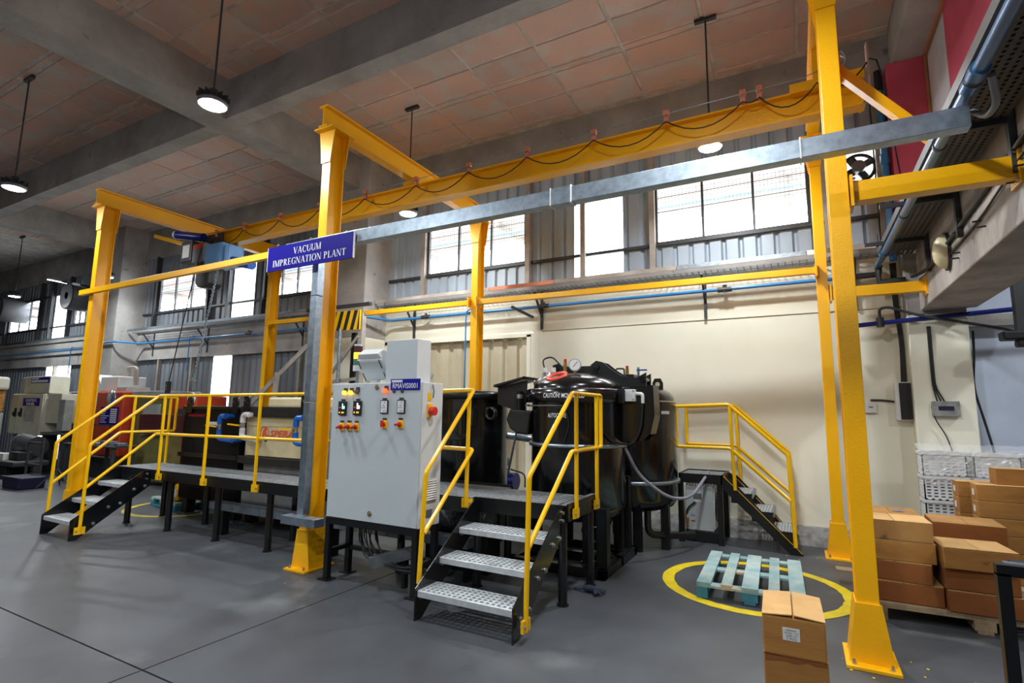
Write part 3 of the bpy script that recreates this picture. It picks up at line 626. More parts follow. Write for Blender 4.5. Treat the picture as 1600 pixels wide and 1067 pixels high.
# ================================================================ platform, stairs and handrails
def grate(x0, x1, y0, y1, z, lip=.035, nx=None, along='x'):
    mb = MB(); W, D = x1-x0, y1-y0
    ny = max(4, round(D/.052)); nx = max(4, round(W/.052))
    for i in range(ny+1): yy = y0+(D-.006)*i/ny; mb.box(x0, x1, yy, yy+.02, z-.02, z)
    for i in range(nx+1): xx = x0+(W-.02)*i/nx; mb.box(xx, xx+.02, y0, y1, z-.016, z+.003)
    return mb
def grate_y(x0, x1, y0, y1, z):
    mb = MB(); W, D = x1-x0, y1-y0; nx = max(4, round(W/.038)); ny = max(4, round(D/.075))
    for i in range(nx+1): xx = x0+(W-.006)*i/nx; mb.box(xx, xx+.012, y0, y1, z-.028, z)
    for i in range(ny+1): yy = y0+(D-.01)*i/ny; mb.box(x0, x1, yy, yy+.02, z-.016, z-.002)
    return mb
def stairs(name, label, x0, x1, yf, zp, ylast, M=None):
    """flight along +y: three treads, platform edge at ylast; built in a local frame when M is given"""
    t = thing(name, label, 'stairs', ((x0+x1)/2, yf, 0), 'black steel stairs with open treads')
    th = .012; run = .3; rise = .2
    for s, x in ((-1, x0), (1, x1)):
        poly = [(yf, 0), (yf+.10, 0), (yf+.16, .05), (ylast+.02, zp-.30), (ylast+.02, zp-.0), (ylast-.1, zp), (yf, .25)]
        st = part('stringer', MB().prism([(yf, 0), (yf+.09, 0), (yf+.27, .14), (ylast+.05, zp-.22), (ylast+.05, zp-.01), (ylast-.06, zp-.01), (yf, .255)], 'x', x-th/2, x+th/2), 'black_gloss', t)
        for k in range(3):
            for dy in (.06, .2):
                mb = MB(); y = yf+.06+k*run+dy; z = .17+k*rise+ (0.03 if dy > .1 else 0)
                if k == 0: z = .15+(.03 if dy > .1 else 0)
                mb.cyl((x+s*.006, y, z), (x+s*.026, y, z), .016, 6); mb.cyl((x+s*.006, y, z), (x+s*.011, y, z), .022, 12); part('bolt', mb, 'bolt', st)
        for dz in (.05, .12):
            mb = MB(); mb.cyl((x+s*.006, ylast-.01, zp-dz), (x+s*.024, ylast-.01, zp-dz), .016, 6); part('bolt', mb, 'bolt', st)
    for k in range(3):
        y = yf+.03+k*run; z = .235+k*rise
        tr = part('tread', grate(x0+.01, x1-.01, y, y+.26, z), 'grating', t)
        part('nosing', boxes((x0+.008, x1-.008, y-.012, y+.012, z-.05, z+.002)), 'grating', tr, bevel=.004)
        [part('end_plate', B(xa, xa+.024, y+.01, y+.25, z-.07, z-.02), 'galv', tr) for xa in (x0+.006, x1-.03)]
    return t
RS = stairs('stairs', 'nearest black steel stairs right of the control panel', -2.89, -1.97, 3.70, .86, 4.64)
LS = stairs('stairs', 'far left black steel stairs in front of the yellow portal column', -9.15, -8.36, 3.52, .82, 4.40)
t = thing('platform', 'long raised walkway of galvanised grating on black legs', 'platform', (-5.8, 4.75, 0))
def deck(t, x0, x1, y0, y1, z, n):
    for i in range(n):
        a = x0+(x1-x0)*i/n; b = x0+(x1-x0)*(i+1)/n-.006; part('deck_grating', grate(a, b, y0+.012, y1-.012, z-.002), 'deck', t)
def leg(t, x, y, z):
    mb = MB(); mb.cyl((x, y, .01), (x, y, z), .042, 14); l = part('leg', mb, 'black_gloss', t); mb = MB(); mb.cyl((x, y, 0), (x, y, .012), .055, 14); part('foot_pad', mb, 'black_paint', l)
deck(t, -9.3, -4.0, 4.46, 5.12, .82, 5)
part('edge_channel', boxes((-9.3, -4.0, 4.44, 4.46, .69, .825), (-9.3, -4.0, 5.12, 5.14, .69, .825), (-9.32, -9.3, 4.44, 5.14, .69, .825)), 'black_paint', t)
part('cross_member', boxes(*[(x-.03, x+.03, 4.46, 5.12, .70, .79) for x in (-8.9, -7.93, -6.83, -5.8, -4.7)]), 'black_paint', t)
for x in (-9.0, -7.93, -6.83, -5.80): leg(t, x, 4.51, .69)
for x in (-9.05, -7.93, -6.0): leg(t, x, 5.05, .69)
t = thing('platform', 'galvanised landing at the top of the nearest stairs', 'platform', (-2.9, 5.1, 0))
deck(t, -3.98, -2.96, 4.62, 5.5, .86, 1); deck(t, -2.96, -1.95, 4.72, 5.42, .86, 1)
mb = grate(-2.03, -1.95, 5.42, 5.6, .858); part('deck_grating', mb, 'deck', t)
for b_ in ((-3.98, -2.96, 4.60, 4.62, .72, .865), (-2.96, -1.955, 4.70, 4.72, .72, .862), (-1.95, -1.93, 4.70, 5.60, .72, .875)): part('edge_channel', B(*b_), 'black_paint', t)
part('back_edge', B(-3.98, -2.96, 5.50, 5.52, .80, .89), 'black_paint', t)
part('cross_member', boxes(*[(x-.03, x+.03, 4.72, 5.42, .74, .83) for x in (-3.6, -3.0, -2.4)]), 'black_paint', t)
for x, y in ((-1.97, 4.66), (-1.95, 5.32), (-2.92, 4.72), (-2.92, 5.35), (-3.9, 4.72)): leg(t, x, y, .72)
RR = .021
def rail(name, label, runs, posts, feet=(), r=RR, loc=None):
    t = thing(name, label, 'handrail', loc or posts[0][0], 'yellow tube handrails')
    for nm, pts, cl in runs:
        mb = MB(); mb.tube(fillet(pts, .03, 3, cl), r, 10, cl); part(nm, mb, 'yellow_rail', t)
    for a, b in posts:
        mb = MB(); mb.tube([a, b], r, 10); part('post', mb, 'yellow_rail', t)
    for x, y, z, ax in feet:
        if ax == 'x': f = part('foot_bracket', B(x-.012, x+.012, y-.07, y+.05, z, z+.09), 'yellow_rail', t)
        else: f = part('foot_bracket', B(x-.05, x+.07, y-.012, y+.012, z, z+.09), 'yellow_rail', t)
        mb = MB(); mb.cyl((x-.02, y-.05, z+.045), (x+.02, y-.05, z+.045), .012, 6) if ax == 'x' else mb.cyl((x+.05, y-.02, z+.045), (x+.05, y+.02, z+.045), .012, 6); part('bolt', mb, 'bolt', t)
    return t
zr = 1.91; zm = 1.36
X = -1.905
rail('handrail', 'bright yellow handrail on the right side of the nearest stairs', [
    ('top_rail', [(X, 3.79, .08), (X, 3.83, 1.22), (X, 4.74, zr), (X, 5.56, zr), (X, 5.56, zm), (X, 4.72, zm), (X, 3.83, .68)], False)],
    [((X, 4.84, .74), (X, 4.84, zr)), ((X, 5.42, .74), (X, 5.42, zr))], [(X-.0, 3.8, .08, 'x'), (X, 4.84, .74, 'x'), (X, 5.42, .74, 'x')])
X = -2.94
rail('handrail', 'yellow handrail on the left side of the nearest stairs beside the panel', [
    ('top_rail', [(X, 3.81, .26), (X, 3.86, 1.18), (X, 4.62, zr+.03), (-4.3, 4.60, zr)], False),
    ('middle_rail', [(X, 3.86, .66), (X, 4.62, zm-.02), (-4.3, 4.60, zm)], False)],
    [((-2.98, 4.575, .78), (-2.98, 4.60, zr)), ((-4.0, 4.58, .78), (-4.0, 4.60, zr))], [(-2.98, 4.585, .77, 'y')])
X = -8.30
rail('handrail', 'yellow handrail from the left stairs along the walkway front', [
    ('top_rail', [(X, 3.61, .08), (X, 3.62, 1.22), (X, 4.43, zr-.02), (-4.4, 4.44, zr)], False), ('middle_rail', [(X, 3.62, .66), (X, 4.43, zm-.02), (-4.4, 4.44, zm)], False)],
    [((x, 4.415, .70), (x, 4.415, zr-.01)) for x in (-8.12, -7.06, -6.0)], [(X, 3.62, .08, 'x')]+[(x, 4.42, .70, 'y') for x in (-8.12, -7.06, -6.0)])
X = -9.21
rail('handrail', 'yellow handrail on the outer side of the left stairs', [
    ('top_rail', [(X, 3.60, .24), (X, 3.61, 1.22), (X, 4.4, zr-.02), (X, 5.2, zr-.02), (X, 5.2, zm-.02), (X, 4.4, zm-.02), (X, 3.61, .66)], False)],
    [((X+.0, 4.56, .74), (X, 4.56, zr-.02)), ((X, 5.1, .74), (X, 5.1, zr-.02))], [])
# far stairs and small landing by the rear vessel
t = thing('platform', 'small black service platform beside the rear pressure vessel', 'platform', (-1.28, 8.05, 0))
part('deck_grating', grate_y(-1.505, -.98, 7.76, 8.4, .90), 'deck', t)
part('edge_channel', boxes((-1.53, -.95, 7.73, 7.76, .79, .915), (-1.53, -.95, 8.40, 8.43, .79, .915), (-1.53, -1.505, 7.73, 8.43, .79, .915), (-.98, -.95, 7.73, 8.43, .79, .915)), 'black_paint', t)
for x, y in ((-1.51, 7.77), (-1.0, 7.77), (-1.51, 8.38), (-1.0, 8.38)): part('leg', B(x-.035, x+.035, y-.035, y+.035, 0, .79), 'black_paint', t)
t = thing('stairs', 'small black stairs beside the cream wall with grating treads', 'stairs', (-.5, 8.05, 0), 'black steel stairs with open treads')
for y in (7.72, 8.4):
    st = part('stringer', MB().prism([(-.96, .90), (-.84, .86), (-.05, .02), (-.05, 0), (-.19, 0), (-.96, .74)], 'y', y-.006, y+.006), 'black_paint', t)
    mb = MB()
    mb.bar((-.94, y, .905), (-.06, y, .025), .02, .006, (1, 0, 1)); part('yellow_edge', mb, 'yellow_rail', st)
for k, (x, z) in enumerate(((-.86, .70), (-.62, .49), (-.38, .27))):
    tr = part('tread', grate_y(x, x+.25, 7.74, 8.38, z), 'grating', t); [part('end_plate', B(x, x+.25, ya, ya+.017, z-.13, z), 'black_paint', tr) for ya in (7.728, 8.375)]; part('nosing', B(x+.24, x+.262, 7.74, 8.38, z-.06, z+.002), 'galv', tr)
for y, lb in ((7.69, 'front yellow handrail of the small stairs by the cream wall'), (8.44, 'rear yellow handrail of the small stairs against the cream wall')):
    rail('handrail', lb, [('top_rail', [(-.13, y, .1), (-.16, y, 1.22), (-.84, y, 1.86), (-1.53, y, 1.83), (-1.53, y, 1.28), (-.84, y, 1.28), (-.16, y, .66)], False)], [((-.80, y, .74), (-.83, y, 1.86))], [], .023)
# ================================================================ control panel
t = thing('control_panel', 'large light grey control panel cabinet with lit lamps and red switches', 'control panel', (-3.8, 4.25, 0))
px0, px1, py0, py1, pz0, pz1 = -4.39, -3.2, 4.09, 4.44, .62, 2.0
cb = part('cabinet_body', B(px0, px1, py0+.02, py1, pz0, pz1), 'panel_light', t, bevel=.006)
part('door', B(px0+.004, px1-.012, py0, py0+.022, pz0+.006, pz1-.004), 'panel_grey', t, bevel=.005)
part('upper_box', B(-3.70, -3.30, 4.13, 4.34, pz1, 2.43), 'panel_grey', t, bevel=.004)
part('upper_box_side', B(-3.302, -3.296, 4.13, 4.34, pz1, 2.43), 'panel_light', t)
M4 = Matrix.Translation((-3.94, 4.2, 2.17)) @ Matrix.Rotation(math.radians(34), 4, 'X')
mb = MB(); mb.prism([(-.17, -.15), (.17, -.15), (.17, .1), (-.17, .1)], 'y', -.02, .12, M4); mb.prism([(-.17, .1), (.17, .1), (.14, .16), (-.14, .16)], 'y', .0, .11, M4); part('tilted_screen_box', mb, 'panel_light', t, bevel=.006)
mb = MB(); mb.box(-.155, .155, -.026, -.02, -.135, .085, M4); part('screen_door', mb, 'panel_grey', t)
for i, (x, z) in enumerate(((-.145, -.1), (-.145, .05), (.145, -.1), (.145, .05))):
    mb = MB(); mb.box(x-.006, x+.006, -.03, -.026, z-.05, z+.05, M4); part('hinge', mb, 'frame_dark', t)
part('screen_post', B(-4.03, -3.93, 4.26, 4.32, 2.0, 2.06), 'panel_light', t)
# stand
for x in (px0+.03, px1-.03):
    for y in (py0+.03, py1-.03):
        l = part('leg', B(x-.028, x+.028, y-.028, y+.028, .012, .61), 'black_paint', t); part('foot_plate', B(x-.07, x+.07, y-.06, y+.06, 0, .012), 'black_paint', l)
part('stand_frame', boxes((px0, px1, py0, py0+.05, .555, .62), (px0, px1, py1-.05, py1, .555, .62)), 'black_paint', t)
part('stretcher', boxes((px0, px0+.05, py0, py1, .26, .3)), 'black_paint', t); part('stretcher', boxes((px0, px1, py1-.05, py1, .24, .28)), 'black_paint', t); part('stretcher', boxes((px1-.05, px1, py0, py1, .26, .3)), 'black_paint', t)
YP = py0-.001
def on_panel(u, v): return px0+(px1-px0)*u, pz0+(pz1-pz0)*v     # door fractions
def fr(x, y):
    # survey coordinates of the door (its four measured corners) to a point on the door face
    v = (y-598-(x-520)*.006)/(216+(x-515)*.085); u = (x-(520-10*v))/((658-6*v)-(520-10*v)); return on_panel(u, 1-v)
for (x, y), m in (((541, 614), 'led_amber'), ((551, 614), 'led_amber'), ((561, 613), 'olive'), ((606, 612), 'led_red')):
    X_, Z_ = fr(x, y); mb = MB(); mb.cyl((X_, YP, Z_), (X_, YP-.03, Z_), .021, 14); p = part('indicator_lamp', mb, m, t, 'lit indicator lamp' if 'led' in m else None); part('lamp_plate', B(X_-.022, X_+.03, YP-.004, YP, Z_+.0, Z_+.05), 'frame_dark', p)
for x, y in ((618, 613), (630, 613)):
    X_, Z_ = fr(x, y); mb = MB(); mb.cyl((X_, YP, Z_), (X_, YP-.006, Z_), .02, 14); part('blanking_plug', mb, 'frame_dark', t)
for x, y, led in ((537.5, 639, 'led_cyan'), (562, 639, 'white')):
    X_, Z_ = fr(x, y); b_ = part('controller', B(X_-.055, X_+.055, YP-.02, YP, Z_-.075, Z_+.07), 'black_matt', t, 'black digital controller', bevel=.005)
    for k in range(3): part('display_digit', B(X_+.004+k*.012, X_+.014+k*.012, YP-.0225, YP-.02, Z_-.01-.0*k, Z_+(.045 if k == 0 else .02)), led if led != 'white' else 'tube_glow', b_)
    for k in (0, 2, 3): part('key', B(X_-.035+k*.018, X_-.027+k*.018, YP-.022, YP-.02, Z_-.055, Z_-.04), 'led_orange', b_)
    part('key', B(X_-.03, X_-.022, YP-.022, YP-.02, Z_+.0, Z_+.008), 'led_red', b_); part('name_strip', B(X_-.025, X_+.025, YP-.01, YP, Z_+.072, Z_+.092), 'frame_dark', b_)
for x, y in ((604, 637.5), (629, 637.5)):
    X_, Z_ = fr(x, y); b_ = part('meter', B(X_-.05, X_+.05, YP-.014, YP, Z_-.07, Z_+.065), 'black_matt', t, 'square white faced meter', bevel=.004)
    part('meter_face', B(X_-.04, X_+.04, YP-.016, YP-.014, Z_-.06, Z_+.055), 'white_plastic', b_)
    for dx, dz in ((0, .01), (.008, -.01), (-.02, -.012), (.01, .04), (.022, -.045), (0, -.045)): part('meter_mark', B(X_+dx-.004, X_+dx+.004, YP-.0175, YP-.016, Z_+dz-.005, Z_+dz+.005), 'frame_dark', b_)
    part('name_strip', B(X_-.025, X_+.025, YP-.01, YP, Z_+.067, Z_+.085), 'frame_dark', b_)
for x, y, rot in ((536, 669.5, -20), (548, 669.5, -20), (560, 670, -20), (604, 666, 90), (628, 666, -8)):
    X_, Z_ = fr(x, y); b_ = part('rotary_switch', B(X_-.028, X_+.034, YP-.012, YP, Z_-.042, Z_+.04), 'yellow_rail', t, 'yellow switch plate with red handle', bevel=.004)
    mb = MB(); mb.cyl((X_, YP-.012, Z_), (X_, YP-.03, Z_), .022, 14); part('switch_boss', mb, 'red', b_)
    R_ = Matrix.Translation((X_, YP-.04, Z_)) @ Matrix.Rotation(math.radians(rot), 4, 'Y'); mb = MB(); mb.box(-.04, .026, -.016, .012, -.011, .011, R_); part('switch_handle', mb, 'red', b_, bevel=.004)
    part('name_strip', B(X_-.022, X_+.026, YP-.01, YP, Z_+.045, Z_+.062), 'frame_dark', b_)
for x, y in ((592, 606), (582, 806)):
    X_, Z_ = fr(x, y); mb = MB(); mb.cyl((X_, YP, Z_), (X_, YP-.006, Z_), .026, 16); k = part('lock_ring', mb, 'brass', t); mb = MB(); mb.cyl((X_, YP-.006, Z_), (X_, YP-.014, Z_), .016, 12); part('lock_barrel', mb, 'bolt', k)
X_, Z_ = fr(634.5, 602.5); pl = part('number_plate', B(X_-.185, X_+.185, YP-.005, YP, Z_-.055, Z_+.055), 'blue_plate', t, 'blue plate with white number')
lettering('lettering', text_geo('RMAVIS0001', .31, .052, bold=.0), 'text_white', pl, (X_+.0, YP-.006, Z_-.012))
part('white_strip', B(X_-.17, X_-.035, YP-.007, YP-.005, Z_+.022, Z_+.045), 'white', pl)
X_, Z_ = fr(553, 603.5); lettering('lettering', text_geo('CONTROL PANEL', .34, .042), 'text_pale', t, (X_, YP-.001, Z_))
# side isolator and vent
XS = px1+.001
iso = part('isolator', B(XS, XS+.02, 4.18, 4.25, 1.66, 1.79), 'yellow_rail', t, 'yellow isolator with red knob', bevel=.004)
mb = MB(); mb.cyl((XS+.02, 4.215, 1.72), (XS+.075, 4.215, 1.72), .042, 16); part('isolator_knob', mb, 'red', iso)
part('warning_label', B(XS, XS+.003, 4.19, 4.24, 1.82, 1.90), 'yellow_rail', iso)
vp = part('side_vent', B(XS, XS+.012, 4.16, 4.37, .86, 1.07), 'white_plastic', t, 'white louvred vent', bevel=.004)
for k in range(9): part('vent_slat', MB().bar((XS+.016, 4.17, .875+k*.022), (XS+.016, 4.36, .875+k*.022), .012, .004, (1, 0, 1)), 'white', vp)
part('side_vent', B(XS, XS+.01, 4.18, 4.30, .72, .78), 'drum_grey', t)
mb = MB(); mb.torus((XS+.006, 4.24, 2.06), .03, .005, (1, .4, 0), 14, 5); part('cable_coil', mb, 'galv', t)
mb = MB(); mb.tube([(XS+.01, 4.25, 1.98), (XS+.02, 4.26, 1.92), (XS+.02, 4.25, 1.85)], .006, 6); part('cable_coil', mb, 'galv_dark', t)
# signal tower light
t2 = thing('signal_light', 'red amber green signal tower on top of the control panel', 'light', (-4.2, 4.24, 2.0))
for z0, z1, r, m in ((2.0, 2.14, .016, 'galv'), (2.14, 2.20, .048, 'white_plastic'), (2.20, 2.27, .045, 'green_box'), (2.27, 2.34, .046, 'led_orange'), (2.34, 2.41, .045, 'maroon'), (2.41, 2.43, .046, 'white_plastic')):
    mb = MB(); mb.cyl((-4.2, 4.24, z0), (-4.2, 4.24, z1), r, 18); part({'green_box': 'green_lens', 'led_orange': 'amber_lens', 'maroon': 'red_lens', 'galv': 'stem'}.get(m, 'housing_ring'), mb, m, t2)
part('bracket', boxes((-4.22, -4.12, 4.22, 4.26, 2.0, 2.012)), 'galv', t2)
# cables under the panel
random.seed(11)
first = None
for k in range(12):
    x = -4.12+.03*k+random.uniform(-.01, .01); y = random.uniform(4.2, 4.36); e = -3.62+.02*k
    mb = MB(); mb.tube(fillet([(x, y, .62), (x+random.uniform(-.1, .05), y, .42+random.uniform(-.05, .05)), (x+.12, y-.03, .27), (e, y-.05, .2+random.uniform(-.03, .03)), (-3.2+random.uniform(-.05, .05), y, .2+random.uniform(0, .05))], .12, 3), .007, 6)
    solo('panel_cable', mb, 'cable', 'dark cable drooping in the bundle beneath the control panel', 'cable', 'cables under the control panel')
t = thing('cable_duct', 'short grey cable duct lying slanted under the control panel', 'duct', (-3.6, 4.2, .18))
mb = MB(); mb.bar((-3.78, 4.12, .24), (-3.36, 4.40, .36), .1, .1); part('duct_section', mb, 'galv_dark', t); part('support', B(-3.52, -3.48, 4.28, 4.34, 0, .26), 'black_paint', t)
# ================================================================ pressure vessels
def vessel(t, c, r, z0, zr0, zr1, zt, rl, ring_z, legs=True, label=None):
    cx, cy = c
    mb = MB(); mb.lathe([(.05, z0), (r*.6, z0+.03), (r*.9, z0+.1), (r, z0+.2), (r, zr0)], (cx, cy, 0), 56); b = part('shell', mb, 'black_gloss', t, 'glossy black steel shell')
    mb = MB(); mb.lathe([(r+.004, ring_z-.02), (r+.03, ring_z-.02), (r+.03, ring_z+.02), (r+.004, ring_z+.02)], (cx, cy, 0), 56); part('cooling_ring', mb, 'galv', t, 'grey band round the shell')
    if rl: mb = MB(); mb.lathe([(r, zr0), (rl, zr0), (rl, zr1), (rl-.02, zr1+.01), (r*.97, zr1+.01)], (cx, cy, 0), 56); part('lid_rim', mb, 'black_gloss', t)
    R0 = r*.97; h = zt-zr1; pr_ = [(R0*math.cos(a), zr1+.01+h*math.sin(a)**.9) for a in [k*math.pi/2/12 for k in range(13)]]
    pr_[-1] = (.001, zt); mb = MB(); mb.lathe(pr_, (cx, cy, 0), 56); part('dome_lid', mb, 'black_gloss', t, 'black domed lid')
    return b
# --- front autoclave
ac = (-2.40, 6.15)
t = thing('autoclave', 'black front autoclave with caution lettering, gauge and domed lid', 'pressure vessel', (ac[0], ac[1], 0))
vessel(t, ac, .565, .46, 1.84, 1.99, 2.20, .635, 1.35)
ang = math.atan2(-ac[1], -ac[0])
lettering_cyl('lettering', text_geo('CAUTION! MOVING LID', .50, .052, bold=.006), 'text_white', t, ac, .638, ang-.27, 1.915)
lettering_cyl('lettering', text_geo('AUTOCLAVE', .235, .05), 'text_white', t, ac, .568, ang-.44, 1.69)
for a in (0.6, 2.2, 3.75, 5.3):
    lx, ly = ac[0]+.5*math.cos(a), ac[1]+.5*math.sin(a); l = part('leg', boxes((lx-.05, lx+.05, ly-.05, ly+.05, .1, .75)), 'black_paint', t); part('foot_plate', B(lx-.07, lx+.07, ly-.07, ly+.07, .1, .115), 'black_paint', l)
fx0, fx1, fy0, fy1 = -3.02, -1.86, 5.52, 6.75
for nm, b_ in (('skid_beam', (fx0, fx1, fy0, fy0+.09, 0, .1)), ('skid_beam', (fx0, fx1, fy1-.09, fy1, 0, .1)), ('skid_beam', (fx1-.09, fx1, fy0, fy1, 0, .1)), ('skid_beam', (fx0, fx0+.09, fy0, fy1, 0, .1)), ('skid_beam', (fx0, fx1, 6.1, 6.18, 0, .1))):
    part(nm, B(*b_), 'black_paint', t, bevel=.004)
for x, y, zc in ((-1.93, 5.68, .70), (-1.96, 6.62, .95)): part('column', B(x-.06, x+.06, y-.06, y+.06, .1, zc), 'black_paint', t)
# rim clamps and bolts
for a in (-.35, .35, 1.0, 1.7, 2.4, 3.1):
     q = Vector((ac[0]+.655*math.cos(a), ac[1]+.655*math.sin(a), 1.84)); mb = MB(); mb.bar(q, q+Vector((0, 0, .16)), .05, .06, (math.cos(a), math.sin(a), 0)); part('rim_clamp', mb, 'black_paint', t)
# sight glasses on the lid: red ring and plated ring
mb = MB(); cc = (ac[0]-.12, ac[1]-.36, 2.145); mb.torus(cc, .115, .026, (-.12, -.42, 1), 28, 8); part('sight_glass_ring', mb, 'orange_red', t, 'red ring of the sight glass')
mb = MB(); M_ = Matrix.Translation((ac[0]-.42, ac[1]-.12, 2.13)) @ Matrix.Rotation(math.radians(-28), 4, 'Y') @ Matrix.Rotation(math.radians(14), 4, 'X'); mb.lathe([(.13, 0), (.13, .025), (.09, .03), (.09, .015), (.01, .015)], (0, 0, 0), 24, M_)
sg = part('sight_glass_ring', mb, 'bolt', t, 'bright plated sight glass flange')
mb = MB(); mb.lathe([(.135, -.012), (.135, 0), (.1, .002)], (0, 0, 0), 24, M_); part('gasket', mb, 'orange_red', sg)
for k in range(8):
    a = k*math.pi/4; mb = MB(); mb.lathe([(.014, .025), (.014, .045), (.002, .046)], (.11*math.cos(a), .11*math.sin(a), 0), 6, M_); part('nut', mb, 'bolt', sg)
# pressure gauge, turned to the walkway
gd = Vector((2.3, -5.7, -.2)).normalized(); gc = Vector((ac[0]+.07, ac[1]-.26, 2.285)); gd = Vector((.28, -.96, 0))
mb = MB(); mb.cyl(gc, gc+gd*.04, .075, 24); g = part('pressure_gauge', mb, 'galv', t, 'round white dial pressure gauge'); mb = MB(); mb.cyl(gc+gd*.04, gc+gd*.043, .064, 24); part('dial_face', mb, 'dial', g)
s_ = gd.cross(Vector((0, 0, 1))); mb = MB(); mb.bar(gc+gd*.045+s_*.02-Vector((0, 0, .025)), gc+gd*.045-s_*.03+Vector((0, 0, .04)), .006, .003, gd); part('needle', mb, 'text_black', g)
mb = MB(); mb.cyl(gc-Vector((0, 0, .17)), gc-Vector((0, 0, .07)), .018, 10); part('gauge_stem', mb, 'brass', g)
mb = MB(); mb.cyl((ac[0]-.09, ac[1]-.18, 2.18), (ac[0]-.09, ac[1]-.18, 2.33), .022, 10); v = part('relief_valve', mb, 'brass', t); mb = MB(); mb.cyl((ac[0]-.09, ac[1]-.18, 2.33), (ac[0]-.09, ac[1]-.18, 2.37), .018, 10); part('valve_cap', mb, 'red', v)
for dx in (-.34, -.22):
    q = Vector((ac[0]+dx-.02, ac[1]-.2, 2.12)); mb = MB(); mb.cyl(q, q+Vector((0, 0, .09)), .02, 10); v = part('fitting', mb, 'galv', t); mb = MB(); mb.cyl(q+Vector((0, 0, .09)), q+Vector((0, 0, .15)), .03, 10); part('fitting_head', mb, 'white_plastic', v)
mb = MB(); mb.tube(fillet([(ac[0]-.36, ac[1]-.2, 2.26), (ac[0]-.40, ac[1]-.18, 2.38), (ac[0]-.3, ac[1]-.1, 2.42), (ac[0]-.15, ac[1]-.05, 2.25)], .08), .01, 6); part('lid_hose', mb, 'rubber', t)
# lid swing arm: two gusset plates over the dome to the hinge on the right
gl = [(-.38, 2.16), (-.35, 2.32), (-.27, 2.34), (-.19, 2.29), (-.13, 2.19)]
gr = [(.16, 2.16), (.16, 2.31), (.23, 2.36), (.31, 2.34), (.42, 2.25), (.56, 2.16), (.72, 2.14), (.84, 2.20), (.84, 2.04), (.6, 2.03), (.5, 2.06), (.33, 2.13)]
for y in (.04, .26):
    for gus in (gl, gr): part('lid_arm_plate', MB().prism([(ac[0]+x, z) for x, z in gus], 'y', ac[1]+y-.012, ac[1]+y+.012), 'black_paint', t)
part('lid_arm_tie', boxes((ac[0]-.3, ac[0]+.24, ac[1]+.06, ac[1]+.24, 2.21, 2.30)), 'black_paint', t)
for x, zz in ((-.30, 2.27), (.24, 2.28), (.8, 2.12)):
    mb = MB(); mb.cyl((ac[0]+x, ac[1]-.0, zz), (ac[0]+x, ac[1]+.3, zz), .035, 14); part('arm_pin', mb, 'black_gloss', t)
# hinge bracket, right
for y in (-.02, .26): part('hinge_plate', MB().prism([(ac[0]+.36, 2.0), (ac[0]+.92, 2.04), (ac[0]+.93, 1.70), (ac[0]+.88, 1.50), (ac[0]+.80, 1.41), (ac[0]+.50, 1.38), (ac[0]+.40, 1.40), (ac[0]+.40, 1.60), (ac[0]+.52, 1.68), (ac[0]+.54, 1.84)], 'y', ac[1]+y-.012, ac[1]+y+.012), 'black_gloss', t)
part('hinge_back', MB().prism([(ac[0]+.84, 2.04), (ac[0]+.93, 2.05), (ac[0]+.94, 1.70), (ac[0]+.89, 1.49), (ac[0]+.84, 1.50)], 'y', ac[1]-.02, ac[1]+.26), 'black_paint', t)
jb = part('junction_box', B(ac[0]+.60, ac[0]+.74, ac[1]-.10, ac[1]-.03, 1.86, 2.0), 'white_plastic', t, 'white junction box', bevel=.006)
for dx in (.62, .72):
    for z in (1.88, 1.98): mb = MB(); mb.cyl((ac[0]+dx, ac[1]-.10, z), (ac[0]+dx, ac[1]-.104, z), .008, 8); part('screw', mb, 'frame_dark', jb)
mb = MB(); mb.tube(fillet([(ac[0]+.74, ac[1]-.06, 1.95), (ac[0]+.82, ac[1]-.06, 1.95), (ac[0]+.82, ac[1]-.06, 1.84)], .04), .02, 8); part('conduit_elbow', mb, 'white_plastic', jb)
mb = MB(); mb.tube(fillet([(ac[0]+.82, ac[1]-.06, 1.86), (ac[0]+.80, ac[1]-.08, 1.55), (ac[0]+.7, ac[1]-.1, 1.36), (ac[0]+.5, ac[1]-.3, 1.4), (ac[0]+.42, ac[1]-.42, 1.6)], .15), .012, 6); part('control_hose', mb, 'rubber', t)
# locking ring drive bracket, left
part('lock_bracket', MB().prism([(ac[0]-1.0, 2.03), (ac[0]-.60, 2.13), (ac[0]-.57, 2.16), (ac[0]-1.0, 2.06)], 'y', ac[1]-.35, ac[1]+.1), 'black_paint', t)
part('lock_plate', MB().prism([(ac[0]-1.0, 1.82), (ac[0]-.74, 1.74), (ac[0]-.6, 1.72), (ac[0]-.58, 2.12), (ac[0]-1.0, 2.03)], 'y', ac[1]-.24, ac[1]-.22), 'black_paint', t)
part('counterweight', MB().prism([(ac[0]-.76, 1.76), (ac[0]-.81, 1.63), (ac[0]-.76, 1.52), (ac[0]-.66, 1.46), (ac[0]-.50, 1.45), (ac[0]-.46, 1.74)], 'y', ac[1]-.36, ac[1]-.2), 'black_gloss', t, bevel=.02)
mb = MB(); mb.cyl((ac[0]-.66, ac[1]-.28, 1.72), (ac[0]-.66, ac[1]-.28, 1.98), .035, 14); cyl_ = part('lock_cylinder', mb, 'black_gloss', t); mb = MB(); mb.cyl((ac[0]-.66, ac[1]-.28, 1.89), (ac[0]-.66, ac[1]-.28, 1.94), .038, 14); part('bright_collar', mb, 'bolt', cyl_)
mb = MB(); mb.tube(fillet([(ac[0]-.05, ac[1]-.59, 1.78), (ac[0]+.08, ac[1]-.6, 1.77), (ac[0]+.13, ac[1]-.58, 1.6), (ac[0]+.06, ac[1]-.58, 1.38)], .08), .008, 6); part('control_hose', mb, 'rubber', t)
